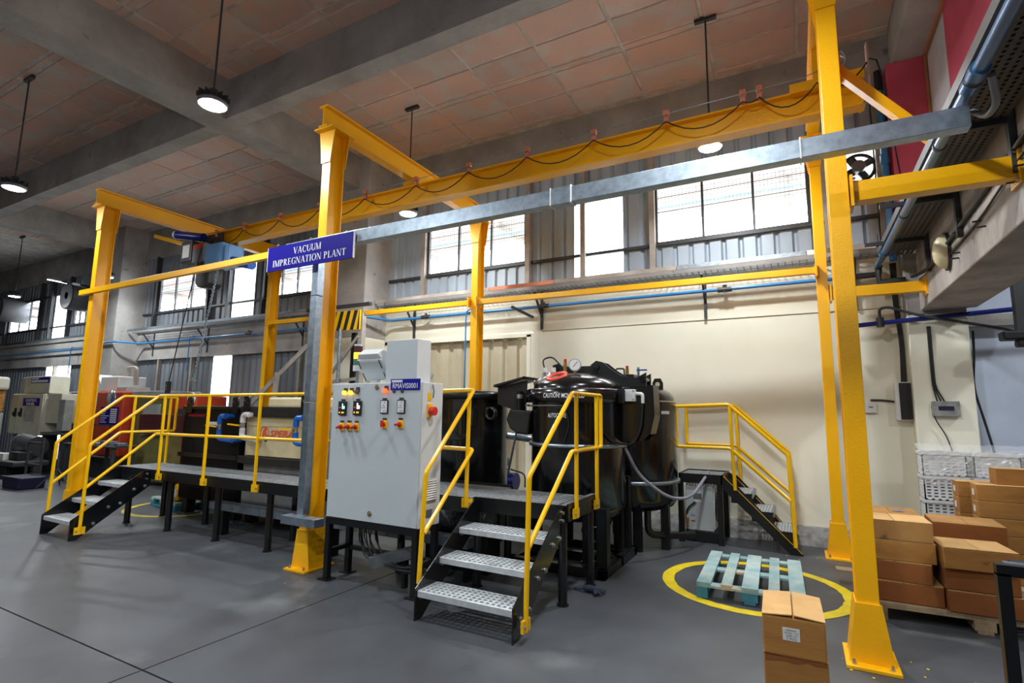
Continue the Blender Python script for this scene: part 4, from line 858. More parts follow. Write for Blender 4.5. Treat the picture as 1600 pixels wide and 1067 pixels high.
mb = MB(); mb.tube([(ac[0]-.55+.1*k, ac[1]-math.sqrt(.60**2-(.55-.1*k)**2), 1.80) for k in range(7)], .009, 6); part('pilot_line', mb, 'galv_dark', t)
part('green_fitting', B(ac[0]-.55, ac[0]-.51, ac[1]-.34, ac[1]-.30, 1.79, 1.82), 'green_box', t)
# --- rear vessel
rc = (-2.085, 7.385)
t = thing('pressure_vessel', 'black rear pressure vessel standing by the cream wall', 'pressure vessel', (rc[0], rc[1], 0))
vessel(t, rc, .605, .42, 1.88, 1.89, 2.13, None, .84)
for a in (5.1, 5.9, .8, 2.3, 3.9): part('leg', B(rc[0]+.52*math.cos(a)-.05, rc[0]+.52*math.cos(a)+.05, rc[1]+.52*math.sin(a)-.05, rc[1]+.52*math.sin(a)+.05, 0, .72), 'black_paint', t)
lx = rc[0]+.40
part('lifting_lug', MB().prism([(lx-.07, 2.0), (lx+.07, 2.0), (lx+.07, 2.14), (lx+.04, 2.20), (lx-.04, 2.20), (lx-.07, 2.14)], 'y', rc[1]-.1, rc[1]-.075), 'black_paint', t)
mb = MB(); mb.cyl((lx, rc[1]-.102, 2.12), (lx, rc[1]-.1, 2.12), .032, 14); part('lug_eye', mb, 'tank_cream', t)
M_ = Matrix.Translation((rc[0]+.44, rc[1]-.08, 2.0)) @ Matrix.Rotation(math.radians(40), 4, 'Y'); mb = MB(); mb.lathe([(.10, 0), (.10, .03), (.02, .035)], (0, 0, 0), 20, M_); part('manhole_cover', mb, 'lug_red', t, 'red cover plate')
part('label_plate', B(rc[0]+.50, rc[0]+.60, rc[1]-.36, rc[1]-.355, 1.72, 1.76), 'white', t)
part('top_box', boxes((rc[0]-.2, rc[0]+.1, rc[1]-.2, rc[1]+.1, 2.1, 2.26)), 'black_paint', t, bevel=.01)
mb = MB(); mb.tube(fillet([(rc[0]-.15, rc[1]-.2, 2.26), (rc[0]-.15, rc[1]-.2, 2.34), (rc[0]-.03, rc[1]-.2, 2.34), (rc[0]-.03, rc[1]-.2, 2.26)], .03), .012, 6); part('handle', mb, 'frame_dark', t)
mb = MB(); mb.cyl((rc[0]+.0, rc[1]-.16, 2.26), (rc[0]+.0, rc[1]-.16, 2.34), .025, 10); v = part('safety_valve', mb, 'brass', t); mb = MB(); mb.cyl((rc[0], rc[1]-.16, 2.34), (rc[0], rc[1]-.16, 2.38), .02, 10); part('valve_cap', mb, 'red', v)
mb = MB(); mb.cyl((rc[0]+.14, rc[1]-.1, 2.2), (rc[0]+.14, rc[1]-.1, 2.36), .018, 10); v = part('ball_valve', mb, 'galv', t); part('valve_handle', B(rc[0]+.12, rc[0]+.26, rc[1]-.12, rc[1]-.09, 2.31, 2.33), 'blue_valve', v)
mb = MB(); mb.tube(fillet([(-1.78, 6.98, .5), (-1.78, 6.98, .2), (-1.5, 7.3, .16), (-1.3, 7.5, .16)], .12), .045, 12); part('drain_pipe', mb, 'black_gloss', t)
mb = MB(); mb.tube(fillet([(-2.25, 6.9, .5), (-2.25, 6.9, .3), (-2.45, 6.82, .2), (-2.6, 6.8, .2)], .1), .04, 12); part('drain_pipe', mb, 'black_gloss', t)
mb = MB(); mb.tube(fillet([(ac[0]+.57, ac[1]+.02, 1.34), (-1.72, 6.35, 1.0), (-1.46, 6.75, .70), (-1.28, 7.2, .66), (-1.18, 7.66, .86), (-1.16, 7.95, .93)], .3, 8), .02, 8)
solo('air_hose', mb, 'hose', 'grey hose sagging from the front autoclave to the small platform', 'hose')
# --- black tank left of the autoclave
tc = (-4.0, 6.2)
t = thing('resin_tank', 'black round tank between the control panel and front autoclave', 'tank', (tc[0], tc[1], 0))
mb = MB(); mb.lathe([(.05, .35), (.45, .4), (.52, .5), (.52, 1.92)], (tc[0], tc[1], 0), 48); part('shell', mb, 'black_gloss', t); mb = MB(); mb.lathe([(.52, 1.88), (.57, 1.88), (.57, 1.98), (.3, 2.0), (.01, 2.01)], (tc[0], tc[1], 0), 48); part('lid', mb, 'black_paint', t)
part('yellow_edge', B(-4.1, -3.3, 5.57, 5.6, 1.96, 1.99), 'yellow_rail', t) if False else None
lg = part('lifting_lug', MB().prism([(5.66, 1.55), (5.78, 1.55), (5.78, 1.73), (5.72, 1.79), (5.66, 1.73)], 'x', -3.64, -3.61), 'black_paint', t)
mb = MB(); mb.torus((-3.50, 5.90, 1.70), .07, .028, (0, 1, 0), 18, 8); part('lifting_eye', mb, 'black_gloss', t)
mb = MB(); mb.cyl((-3.78, 5.70, .9), (-3.78, 5.66, 1.74), .08, 14); part('riser_pipe', mb, 'black_gloss', t); part('deflector', MB().prism([(5.5, 1.36), (5.62, 1.42), (5.62, 1.44), (5.5, 1.38)], 'x', -3.9, -3.66), 'black_paint', t)
for a in (.6, 2.3, 3.9, 5.4): part('leg', B(tc[0]+.42*math.cos(a)-.04, tc[0]+.42*math.cos(a)+.04, tc[1]+.42*math.sin(a)-.04, tc[1]+.42*math.sin(a)+.04, 0, .5), 'black_paint', t)
# pumps and pipework seen between the tank and autoclave
t = thing('pump_set', 'grey pipework and blue motor pump between tank and autoclave', 'pump', (-3.9, 7.4, 0))
part('pump_base', B(-4.5, -3.6, 7.2, 7.6, 0, .5), 'black_paint', t, bevel=.01); mb = MB(); mb.cyl((-4.25, 7.4, .66), (-3.9, 7.4, .66), .13, 18); part('motor', mb, 'blue_motor', t)
mb = MB(); mb.tube(fillet([(-4.1, 7.35, .6), (-4.1, 7.35, 1.0), (-4.3, 7.35, 1.38), (-3.4, 7.35, 1.30)], .12), .055, 10); part('suction_pipe', mb, 'galv', t)
mb = MB(); mb.cyl((-4.05, 7.3, .55), (-3.78, 7.3, 1.75), .02, 8); part('strut', mb, 'galv', t)
for z in (.78, .95): mb = MB(); mb.cyl((-4.1, 7.28, z), (-4.1, 7.42, z), .075, 14); part('flange', mb, 'galv_dark', t)
mb = MB(); mb.tube(fillet([(-3.95, 7.3, .85), (-3.7, 7.3, .8), (-3.7, 7.3, .6)], .08), .012, 6); part('cable', mb, 'rubber', t)
for k, x in enumerate((-3.62, -3.2)):
    t = thing('vacuum_pump', ('grey' if k else 'second grey')+' finned motor under the landing '+('near the stairs' if k else 'behind the panel'), 'pump', (x, 5.2, 0), 'motors under the landing')
    y = 5.2; mb = MB(); mb.cyl((x-.12, y, .52), (x+.14, y-.05, .52), .12, 20); part('motor_body', mb, 'drum_grey', t)
    mb = MB(); mb.cyl((x+.14, y-.05, .52), (x+.17, y-.055, .52), .125, 20); part('fan_grille', mb, 'galv_dark', t)
    part('base_frame', boxes((x-.2, x+.2, y-.15, y+.12, 0, .38)), 'black_paint', t)
# --- square tanks on the left
def sqtank(t, x0, x1, y0, y1, z0, z1, m):
    part('tank_body', B(x0, x1, y0, y1, z0, z1), m, t, bevel=.01)
    for x in (x0+.12, x1-.12):
        for y in (y0+.12, y1-.12): l = part('leg', B(x-.07, x+.07, y-.07, y+.07, .02, z0), 'black_paint', t); part('foot_plate', B(x-.13, x+.13, y-.13, y+.13, 0, .02), 'galv_dark', l)
def lug(t, x, y, z):
    part('lifting_lug', MB().prism([(x-.07, z-.14), (x+.07, z-.14), (x+.07, z+.06), (x+.04, z+.11), (x-.04, z+.11), (x-.07, z+.06)], 'y', y, y+.025), 'black_paint', t)
    mb = MB(); mb.torus((x, y+.012, z+.07), .05, .022, (0, 1, 0), 16, 8); part('lug_ring', mb, 'black_gloss', t)
t = thing('immersion_tank', 'black square tank behind the walkway with red lettering', 'tank', (-8.35, 5.6, 0))
sqtank(t, -9.12, -7.64, 5.3, 6.3, .26, 1.72, 'tank_black')
[part('top_rail', B(-9.14, -7.63, ya, ya+.035, 1.70, 1.76), 'black_paint', t) for ya in (5.27, 6.3)]; part('bright_edge', B(-9.1, -7.62, 5.262, 5.272, 1.745, 1.76), 'galv', t)
part('side_rib', boxes((-9.16, -7.62, 5.26, 5.3, .93, 1.0)), 'black_paint', t)
lug(t, -8.95, 5.26, 1.78); lug(t, -7.75, 5.26, 1.78)
lettering('lettering', text_geo('IMPREGNANT', .46, .045, bold=.01), 'text_red', t, (-8.78, 5.298, 1.60)); lettering('lettering', text_geo('RESIN', .2, .05, bold=.02), 'text_white', t, (-8.29, 5.298, 1.48)) if False else part('label_plate', B(-8.42, -8.16, 5.294, 5.299, 1.455, 1.505), 'white', t)
def valve_loop(name, label, x, y, z, c2='blue_valve'):
    t = thing(name, label, 'valve', (x, y, z), 'blue pipe loops with yellow lever valves')
    mb = MB(); mb.tube(fillet([(x+.14, y, z+.30), (x-.0, y, z+.30), (x-.0, y, z+.18)], .07, 6), .042, 12); part('upper_elbow', mb, c2, t)
    mb = MB(); mb.cyl((x, y, z+.08), (x, y, z+.2), .034, 12); part('valve_body', mb, 'bolt', t)
    mb = MB(); mb.tube(fillet([(x, y, z+.10), (x, y, z-.04), (x+.34, y, z-.06)], .07, 6), .042, 12); part('lower_elbow', mb, 'blue_valve' if c2 == 'blue_valve' else c2, t)
    mb = MB(); mb.cyl((x+.14, y, z+.30), (x+.14, 5.32, z+.30), .036, 10); part('upper_stub', mb, c2, t); mb = MB(); mb.cyl((x+.32, y, z-.06), (x+.32, 5.32, z-.06), .036, 10); part('lower_stub', mb, c2, t)
    part('lever', MB().bar((x+.0, y-.06, z+.14), (x-.26, y-.06, z+.155), .035, .02), 'yellow_rail', t); mb = MB(); mb.cyl((x, y-.06, z+.14), (x, y, z+.14), .02, 8); part('spindle', mb, 'bolt', t)
    return t
valve_loop('pipe_loop', 'blue pipe loop with yellow lever between the two square tanks', -7.95, 5.17, 1.30)
valve_loop('pipe_loop', 'pale pipe loop with yellow lever beside the cream tank', -7.44, 5.2, 1.33, 'white_plastic')
valve_loop('pipe_loop', 'blue pipe loop with yellow lever right of the orange lettering', -6.17, 5.12, 1.30)
t = thing('immersion_tank', 'cream and steel square tank with orange SPERA lettering'.replace(' SPERA', ''), 'tank', (-6.7, 5.7, 0))
sqtank(t, -7.55, -5.9, 5.34, 6.35, .26, 1.70, 'tank_steel')
part('cream_face', B(-7.48, -6.05, 5.30, 5.34, 1.02, 1.60), 'tank_cream', t, bevel=.01); part('lip_strip', B(-7.48, -6.05, 5.29, 5.33, 1.46, 1.6), 'tank_cream', t, bevel=.006); part('top_beam', B(-7.58, -5.85, 5.24, 5.34, 1.60, 1.75), 'black_matt', t, bevel=.01); part('mid_rail', B(-7.6, -5.85, 5.26, 5.34, .90, 1.01), 'black_matt', t, bevel=.008); part('lower_rail', B(-7.5, -5.9, 5.28, 5.34, .22, .30), 'black_matt', t); part('inner_lid', B(-7.3, -6.2, 5.5, 6.1, 1.75, 1.9), 'tank_cream', t, bevel=.03)
part('side_post', B(-6.05, -5.98, 5.28, 5.34, .3, 1.6), 'black_matt', t)
lug(t, -7.42, 5.22, 1.80); lug(t, -6.15, 5.22, 1.80)
yt = 5.297
lettering('lettering', text_geo('SPERA', .52, .10, shear=.25, bold=.03), 'text_orange', t, (-6.68, yt, 1.36))
mb = MB(); mb.torus((-7.06, yt-.001, 1.36), .095, .006, (0, 1, 0), 24, 4); e_ = part('emblem', mb, 'text_orange', t, 'round orange emblem'); part('emblem_mark', MB().prism([(-7.11, 1.30), (-7.07, 1.30), (-7.05, 1.36), (-7.01, 1.28), (-6.97, 1.28), (-7.03, 1.39), (-7.0, 1.44), (-7.05, 1.45), (-7.10, 1.38)], 'y', yt-.002, yt), 'text_orange', e_); part('emblem_mark', MB().prism([(-7.06, 1.27), (-7.0, 1.30), (-6.98, 1.25), (-7.03, 1.23)], 'y', yt-.002, yt), 'text_black', e_)
part('tagline_strip', boxes(*[(-6.92+.056*k, -6.92+.056*k+.04, yt-.002, yt, 1.262, 1.28) for k in range(9)]), 'frame_dark', t, stuff=True)
lettering('lettering', text_geo('BOIL WASH', .3, .04), 'text_pale', t, (-6.82, 5.287, 1.525)) if False else None
# ================================================================ chiller by the small platform
t = thing('chiller', 'grey chiller unit on a black plinth beneath the small platform', 'chiller', (-1.3, 8.0, 0))
part('base_frame', B(-1.47, -1.05, 7.82, 8.3, 0, .15), 'black_paint', t, bevel=.006); part('casing', B(-1.465, -1.10, 7.84, 8.3, .15, .74), 'panel_grey', t, bevel=.008)
part('top_louvre', boxes(*[(-1.46+.035*k, -1.442+.035*k, 7.84, 8.28, .74, .765) for k in range(11)]), 'white', t, stuff=True)
part('side_bezel', B(-1.10, -1.085, 7.86, 8.28, .18, .72), 'panel_light', t); part('front_recess', B(-1.36, -1.25, 7.835, 7.841, .56, .64), 'drum_grey', t); part('front_panel', B(-1.355, -1.255, 7.832, 7.842, .52, .56), 'panel_light', t)
mb = MB(); mb.torus((-1.08, 8.07, .45), .19, .008, (1, 0, 0), 26, 6); g = part('fan_guard', mb, 'frame_dark', t)
for r in (.06, .1, .14): mb = MB(); mb.torus((-1.08, 8.07, .45), r, .004, (1, 0, 0), 22, 4); part('guard_wire', mb, 'frame_dark', g)
mb = MB(); mb.lathe([(.18, -.0), (.18, .01)], (0, 0, 0), 24, Matrix.Translation((-1.1, 8.07, .45)) @ Matrix.Rotation(math.pi/2, 4, 'Y')); part('fan_opening', mb, 'black_matt', g)
mb = MB(); mb.cyl((-1.33, 7.84, .53), (-1.33, 7.81, .53), .02, 10); part('cable_gland', mb, 'white', t); mb = MB(); mb.tube(fillet([(-1.33, 7.81, .53), (-1.42, 7.79, .45), (-1.45, 7.8, .38), (-1.455, 7.835, .36)], .08), .012, 6); part('power_cable', mb, 'rubber', t)
for z, m, x in ((.36, 'brass', -1.47), (.29, 'brass', -1.44), (.22, 'brass', -1.45)): mb = MB(); mb.cyl((x, 7.84, z), (x, 7.77, z), .022, 10); part('pipe_fitting', mb, m, t)
part('inlet_label', B(-1.40, -1.345, 7.836, 7.841, .335, .352), 'blue_hoist', t); part('outlet_label', B(-1.40, -1.345, 7.836, 7.841, .26, .277), 'red', t)
# ================================================================ pallets and cartons
def pallet(name, label, nb, w, l, boards, mtop, mblk, zt=.144, group=None):
    """built in a local frame: x width, y board length"""
    t = thing(name, label, 'pallet', (0, 0, 0), group); LOCAL.add(t.name)
    for x in (-w/2+.05, 0, w/2-.05):
        for y in (-l/2+.07, 0, l/2-.07): part('block', B(x-.05 if x else -.07, x+.05 if x else .07, y-.07, y+.07, .022, .1), mblk, t, bevel=.003)
        part('bottom_board', B(x-.05, x+.05, -l/2, l/2, 0, .022), mblk, t)
    for y in (-l/2+.06, 0, l/2-.06): part('stringer_board', B(-w/2, w/2, y-.06, y+.06, .1, .12), mtop, t)
    for x, bw in boards: part('deck_board', B(x-bw/2, x+bw/2, -l/2, l/2, .12, zt), mtop, t, bevel=.002)
    return t
t = pallet('pallet', 'worn blue wooden pallet inside the yellow circle', 5, .92, 1.30, [(-.395, .125), (-.195, .095), (.005, .14), (.205, .095), (.395, .13)], 'pallet_blue', 'pallet_block')
t.location = (-.515, 6.17, .004); t.rotation_euler.z = math.radians(2.0)
t = pallet('pallet', 'weathered grey wooden pallet under the stacked brown cartons', 5, 1.5, 1.1, [], 'pallet_wood', 'pallet_wood')
for k in range(6): part('deck_board', B(-.75 if k < 5 else -.93, .75, -.55+.19*k, -.55+.19*k+.14, .12, .144), 'pallet_wood', t, bevel=.002)
t.location = (1.20, 6.33, 0); t.rotation_euler.z = math.radians(2.5)
t = pallet('pallet', 'blue pallet lying on the floor behind the left stairs', 5, .9, 1.1, [(-.38, .12), (-.19, .1), (0, .12), (.19, .1), (.38, .12)], 'pallet_blue', 'pallet_block'); t.location = (-9.65, 5.85, .004); t.rotation_euler.z = math.radians(80)
def carton(label, w, d, h, loc, rz=0, side='cardboard', top='cardboard_top', group=None, open_=0., tape=False, tilt=0):
    t = thing('carton', label, 'carton', (0, 0, 0), group); LOCAL.add(t.name)
    th = .006
    part('carton_body', B(-w/2, w/2, -d/2, d/2, 0, h-.004), side, t, bevel=.008)
    for s in (-1, 1):
        a = math.radians(open_*s if open_ else 0)
        M = Matrix.Translation((s*w/2, 0, h-.003)) @ Matrix.Rotation(-a if s < 0 else -a, 4, 'Y')
        mb = MB(); x0, x1 = (-w/2+.003, 0) if s > 0 else (0, w/2-.003); mb.box(x0, x1, -d/2, d/2, 0, th, M); part('flap', mb, top, t)
    t.location = loc; t.rotation_euler = (0, tilt, math.radians(rz)); return t
# stack by the nearest column
g = 'three cartons stacked in the foreground'
c = carton('topmost foreground carton with white label and lifted lid flaps', .31, .44, .205, (-.10, 3.68, .41), 2, group=g, open_=-5)
lp = part('paper_label', B(-.055+.0, .03, -.223, -.2205, .085, .15), 'white', c, 'white printed label')
for k, s_ in enumerate(('AZSOLA', 'HO No - 11C', 'HGA  01', 'T PO2')): lettering('lettering', text_geo(s_, .05 if k != 1 else .068, .0095), 'text_black', lp, (-.0125, -.223, .14-k*.0148))
part('crease', boxes((-.155, .155, -.222, -.2205, .001, .004)), 'cardboard_dark', c)
c = carton('middle carton of the foreground stack with torn top edge', .315, .45, .205, (-.095, 3.69, .205), 1, group=g); part('torn_strip', MB().prism([(-.15, .2), (.15, .2), (.15, .185), (.1, .182), (.06, .19), (0, .172), (-.06, .18), (-.15, .165)], 'y', -.228, -.2245), 'cardboard_dark', c)
carton('bottom carton of the foreground stack, cut by the picture edge', .30, .46, .205, (-.085, 3.70, 0), -1, group=g)
# cartons on the grey pallet
g = 'brown cartons on the grey pallet'
def ct(label, x0, x1, y0, y1, z0, z1, rz, side, top='cardboard_top'): return carton(label, x1-x0, y1-y0, z1-z0, ((x0+x1)/2, (y0+y1)/2, z0), rz, side, top, g)
H = .17; z = .146
for k, (dx0, dx1, m, lb) in enumerate(((.0, .03, 'cardboard_dark', 'bottom carton of the left stack on the grey pallet'), (-.02, -.03, 'cardboard_dark', 'second carton up in the left stack on the grey pallet'), (0, .0, 'cardboard', 'third carton up in the left stack on the grey pallet'), (-.02, -.01, 'cardboard_dirty', 'topmost stained carton of the left stack on the grey pallet'))):
    ct(lb, .43+dx0, .95+dx1, 5.80, 6.2, z+k*H, z+k*H+H-.004, (1, -2, 1, 1)[k], m)
for k, (dx, dy, m, lb) in enumerate(((0, 0, 'cardboard_dark', 'bottom carton of the right stack on the grey pallet'), (-.01, .0, 'cardboard_dark', 'middle carton of the right stack on the grey pallet'), (-.02, -.04, 'cardboard', 'topmost pale carton of the right stack with a small tear'))):
    c = ct(lb, .99+dx, 1.47+dx, 5.76+dy, 6.2+dy, z+k*H*1.02, z+k*H*1.02+H-.002, (2, 1, 4)[k], m)
    if k == 2: part('tear', MB().prism([(0, .075), (.06, .09), (.035, .06), (.02, .055)], 'y', -.2215, -.2195), 'cardboard_dark', c)
for k in range(4): ct('%s carton of the back left pile on the grey pallet' % ('bottom', 'second', 'third', 'topmost')[k], .5, .95, 6.35, 6.8, z+k*.165, z+k*.165+.161, -1, 'cardboard_dark', 'cardboard_dirty')
for k in range(4): ct('%s carton of the back right pile, behind the torn carton' % ('bottom', 'second', 'third', 'topmost')[k], 1.04, 1.56, 6.33, 6.82, z+k*.155, z+k*.155+.151, -2, 'cardboard_dark', 'cardboard_dirty')
part('blue_label', B(.02, .12, -.1, -.06, H+.003, H+.005), 'blue_hoist', [o for o in bpy.data.objects if o.get('label') == 'topmost carton of the back left pile on the grey pallet'][0])
# long cartons piled at the right edge
g = 'long cartons with white end labels'
def long_c(label, x0, y0, z0, h=.155, w=.2, l=1.1, lab=True):
    c = carton(label, w, l, h, (0, 0, 0), 90, 'cardboard', 'cardboard_top', g); c.rotation_euler.z = math.radians(-90+2); c.location = (x0+l/2, y0, z0)
    if lab: part('paper_label', B(.0-.035, .025, -l/2-.004, -l/2-.001, .045, .105), 'white', c)
    return c
for r, (nm, z0) in enumerate((('lowest', .27), ('second', .43), ('third', .59), ('fourth', .75), ('fifth', .91))):
    x = 1.42+(.0 if r < 3 else .0)
    if r < 5: long_c('%s long carton of the front column beside the white crates' % nm, 1.50 if r != 4 else 1.50, 7.06, z0+.0)
    long_c('%s long carton of the rear column against the white crates' % nm, 1.40, 7.30, z0+.0)
long_c('single long carton lying on top of the long carton pile', 1.68, 7.15, 1.068, lab=False)
long_c('base long carton under the front column of long cartons', 1.5, 7.06, .11, lab=False); 
t = pallet('pallet', 'low wooden pallet under the long cartons', 5, 1.2, .6, [(k*.2-.5, .14) for k in range(6)], 'pallet_wood', 'pallet_wood'); t.location = (2.05, 7.2, 0)
long_c('base long carton under the rear column of long cartons', 1.42, 7.30, .145, .12, lab=False)
for o in list(bpy.data.objects):
    if o.get('label') == 'base long carton under the front column of long cartons': o.location.z = .145; o.scale.z = .8
# white perforated crates wrapped in film
g = 'white perforated plastic crates under clear film'
def crate(label, x, y, z, w=.4, d=.3, h=.26):
    t = thing('plastic_crate', label, 'crate', (x, y, z), g); o = Vector((x, y, z))
    mb = MB(); th = .012
    mb.box(x-w/2-.012, x+w/2+.012, y-d/2-.012, y-d/2+th, z+h-.03, z+h); mb.box(x-w/2-.012, x+w/2+.012, y+d/2-th, y+d/2+.012, z+h-.03, z+h); mb.box(x-w/2-.012, x-w/2+th, y-d/2, y+d/2, z+h-.03, z+h); mb.box(x+w/2-th, x+w/2+.012, y-d/2, y+d/2, z+h-.03, z+h)
    part('crate_rim', mb, 'white_plastic', t); part('crate_floor', B(x-w/2, x+w/2, y-d/2, y+d/2, z, z+.012), 'white_plastic', t)
    mb = MB(); n = 6
    for i in range(n+1): xx = x-w/2+(w-.026)*i/n; mb.box(xx, xx+.026, y-d/2, y-d/2+th, z, z+h-.03)
    for k in range(7): mb.box(x-w/2, x+w/2, y-d/2+.001, y-d/2+th-.001, z+.01+k*.034, z+.028+k*.034)
    m_ = 4
    for i in range(m_+1): yy = y-d/2+(d-.026)*i/m_; mb.box(x-w/2, x-w/2+th, yy, yy+.026, z, z+h-.03)
    for k in range(7): mb.box(x-w/2+.001, x-w/2+th-.001, y-d/2, y+d/2, z+.01+k*.034, z+.028+k*.034)
    part('perforated_walls', mb, 'white_plastic', t); part('back_wall', boxes((x-w/2, x+w/2, y+d/2-th, y+d/2, z, z+h-.03), (x+w/2-th, x+w/2, y-d/2, y+d/2, z, z+h-.03)), 'cloudy', t); return t
lev = ('bottom', 'second', 'third', 'fourth', 'fifth')
for k in range(5):
    crate('%s white crate of the stack nearest the cream column' % lev[k], 1.40, 7.82, .0+.268*k)
    crate('%s white crate of the middle stack behind the long cartons' % lev[k], 1.86, 7.83, .0+.268*k)
    crate('%s white crate of the right hand stack behind the long cartons' % lev[k], 2.32, 7.84, .0+.268*k)
random.seed(3)
mb = MB(); nx, nz = 46, 22; vs = []
for j in range(nz+1):
    for i in range(nx+1):
        u = i/nx; v = j/nz; x = 1.17+1.43*u; y = 7.63; z = .98+.38*min(1, v/.75)
        if v > .75: y += (v-.75)*1.5; z = 1.36+.05*math.sin((v-.75)/.25*math.pi/2)
        vs.append((x+random.gauss(0, .006), y+random.gauss(0, .005)-.012*math.sin(u*23+v*5), z+random.gauss(0, .006)))
mb.add(vs, [(j*(nx+1)+i, j*(nx+1)+i+1, (j+1)*(nx+1)+i+1, (j+1)*(nx+1)+i) for j in range(nz) for i in range(nx)])
o = solo('plastic_film', mb, 'film', 'crumpled clear plastic film draped over the white crates', 'film')
# glove and dark stand
t = thing('work_glove', 'crumpled dark blue work glove on the floor by the landing leg', 'glove', (-1.86, 5.12, 0))
def blob(name, pts, rs, m, par):
    me = bpy.data.meshes.new(name); me.from_pydata([tuple(Vector(p)-wloc(par)) for p in pts], [(i, i+1) for i in range(len(pts)-1)], []); me.materials.append(MATS[m]); o = bpy.data.objects.new(name, me); COL.objects.link(o); o.parent = par
    sk = o.modifiers.new('skin', 'SKIN')
    for v, r in zip(me.skin_vertices[0].data, rs): v.radius = (r, r*.7)
    me.skin_vertices[0].data[0].use_root = True; o.modifiers.new('sub', 'SUBSURF').levels = 2; o.modifiers['sub'].render_levels = 2; return o
blob('palm', [(-1.95, 5.13, .03), (-1.87, 5.11, .04), (-1.79, 5.12, .035)], [.035, .05, .03], 'glove', t)
for k, (dx, dy) in enumerate(((.0, -.07), (.05, -.05), (.06, .0), (.05, .04))): blob('finger', [(-1.82, 5.12+dy*.3, .035), (-1.80+dx*.5, 5.11+dy, .03), (-1.78+dx, 5.11+dy*1.3, .02)], [.02, .018, .014], 'glove', t)
blob('thumb', [(-1.94, 5.1, .03), (-2.0, 5.11, .02), (-2.05, 5.13, .012)], [.02, .014, .01], 'glove', t)
t = thing('steel_stand', 'dark steel frame corner at the right picture edge', 'stand', (1.0, 3.6, 0))
for x, y in ((.80, 3.40), (1.35, 3.40), (1.35, 3.525)): part('leg', B(x-.025, x+.025, y-.025, y+.025, 0, 1.0), 'black_paint', t)
part('top_bar', boxes((.775, 1.375, 3.375, 3.425, .99, 1.04)), 'black_paint', t); part('top_bar', boxes((.86, 1.375, 3.50, 3.55, .99, 1.035)), 'black_paint', t); part('shelf_plate', boxes((.825, 1.375, 3.425, 3.50, 1.03, 1.036)), 'galv_dark', t); part('glass_sheet', boxes((.9, 1.35, 3.39, 3.40, .2, .9)), 'glass', t)
# ================================================================ right hand wall services
t = thing('cable_tray', 'perforated steel cable tray along the side beam seen from below', 'tray', (1.17, 3, 3.81))
mb = MB(); x0, x1, z = 1.0, 1.38, 3.81
L_ = [x0, x1]
# perforations modelled: strips between slot rows, bridges between slots
nr = 7; pw = (x1-x0)/nr
for i in range(nr+1):
    xx = x0+(x1-x0-.03)*i/nr; mb.box(xx, xx+.03, 1.5, 8.25, z, z+.003)
yy = 1.5
while yy < 8.2: mb.box(x0, x1, yy, yy+.024, z+.0005, z+.0025); yy += .05
part('perforated_floor', mb, 'perforated', t)
part('side_flange', B(x0-.003, x0, 1.5, 8.25, z, z+.08), 'perforated', t); part('side_flange', B(x1, x1+.003, 1.5, 8.25, z, z+.08), 'perforated', t)
part('tray_cover', B(x0, x1, 1.5, 8.25, z+.06, z+.07), 'rubber', t)
for y in (3.05, 4.68, 6.15, 7.5):
    b_ = part('bracket', boxes((.80, 1.41, y-.02, y+.02, z-.045, z-.005)), 'frame_dark', t); part('bracket_post', B(1.375, 1.415, y-.03, y+.03, z-.42, z+.1), 'frame_dark', b_); mb = MB(); mb.cyl((.93, y, z-.06), (.93, y, z+.1), .006, 6); part('bolt', mb, 'frame_dark', b_)
t = thing('air_pipe', 'thick pale blue air main running up along the cable tray', 'pipe', (1.0, 4, 3.66))
mb = MB(); mb.tube([(1.0, 1.4, 3.69), (1.0, 8.30, 3.69)], .036, 18); part('pipe_run', mb, 'blue_pipe_big', t)
for y in (3.72, 3.86, 7.62): mb = MB(); mb.cyl((1.0, y-.045, 3.69), (1.0, y+.045, 3.69), .05, 18); part('coupling', mb, 'blue_pipe_big', t)
mb = MB(); mb.cyl((1.0, 3.76, 3.69), (1.0, 3.82, 3.69), .045, 18); part('union_nut', mb, 'frame_dark', t)
for y in (3.05, 4.68, 6.2, 7.7): mb = MB(); mb.cyl((1.0, y-.012, 3.69), (1.0, y+.012, 3.69), .043, 18); part('pipe_clamp', mb, 'frame_dark', t)
mb = MB(); mb.tube(fillet([(1.02, 8.25, 3.69), (1.02, 8.34, 3.69), (1.02, 8.34, 3.6), (.7, 8.36, 3.6)], .04), .04, 12); part('elbow', mb, 'frame_dark', t)
mb = MB(); mb.tube([(1.0, 8.2, 3.62), (1.0, 8.2, 3.45), (1.28, 8.2, 3.47)], .035, 10); part('tee_branch', mb, 'frame_dark', t)
mb = MB(); mb.tube(fillet([(1.08, 4.2, 3.68), (1.12, 4.1, 3.58), (1.12, 3.9, 3.56), (1.05, 3.7, 3.64)], .08), .02, 8); part('hose_loop', mb, 'drum_grey', t)
mb = MB(); mb.tube(fillet([(-33.9, 8.36, 3.58), (-18.7, 8.36, 3.58), (-18.5, 7.8, 3.58), (-17.15, 7.8, 3.58), (-16.95, 8.36, 3.58), (-8.8, 8.36, 3.58), (-8.65, 7.8, 3.58), (-7.55, 7.8, 3.58), (-7.4, 8.36, 3.58), (.75, 8.36, 3.60)], .1, 4), .028, 10)
t = thing('air_pipe', 'long blue air pipe along the wall under the tray', 'pipe', (-4, 8.36, 3.58)); part('pipe_run', mb, 'blue_pipe', t)
for x in (-.9, -3.9, -6.5, -12, .6):
    mb = MB(); mb.cyl((x-.1, 8.36, 3.59), (x+.1, 8.36, 3.59), .04, 10); mb.cyl((x, 8.36, 3.55), (x, 8.36, 3.66), .03, 8); part('valve', mb, 'frame_dark', t)
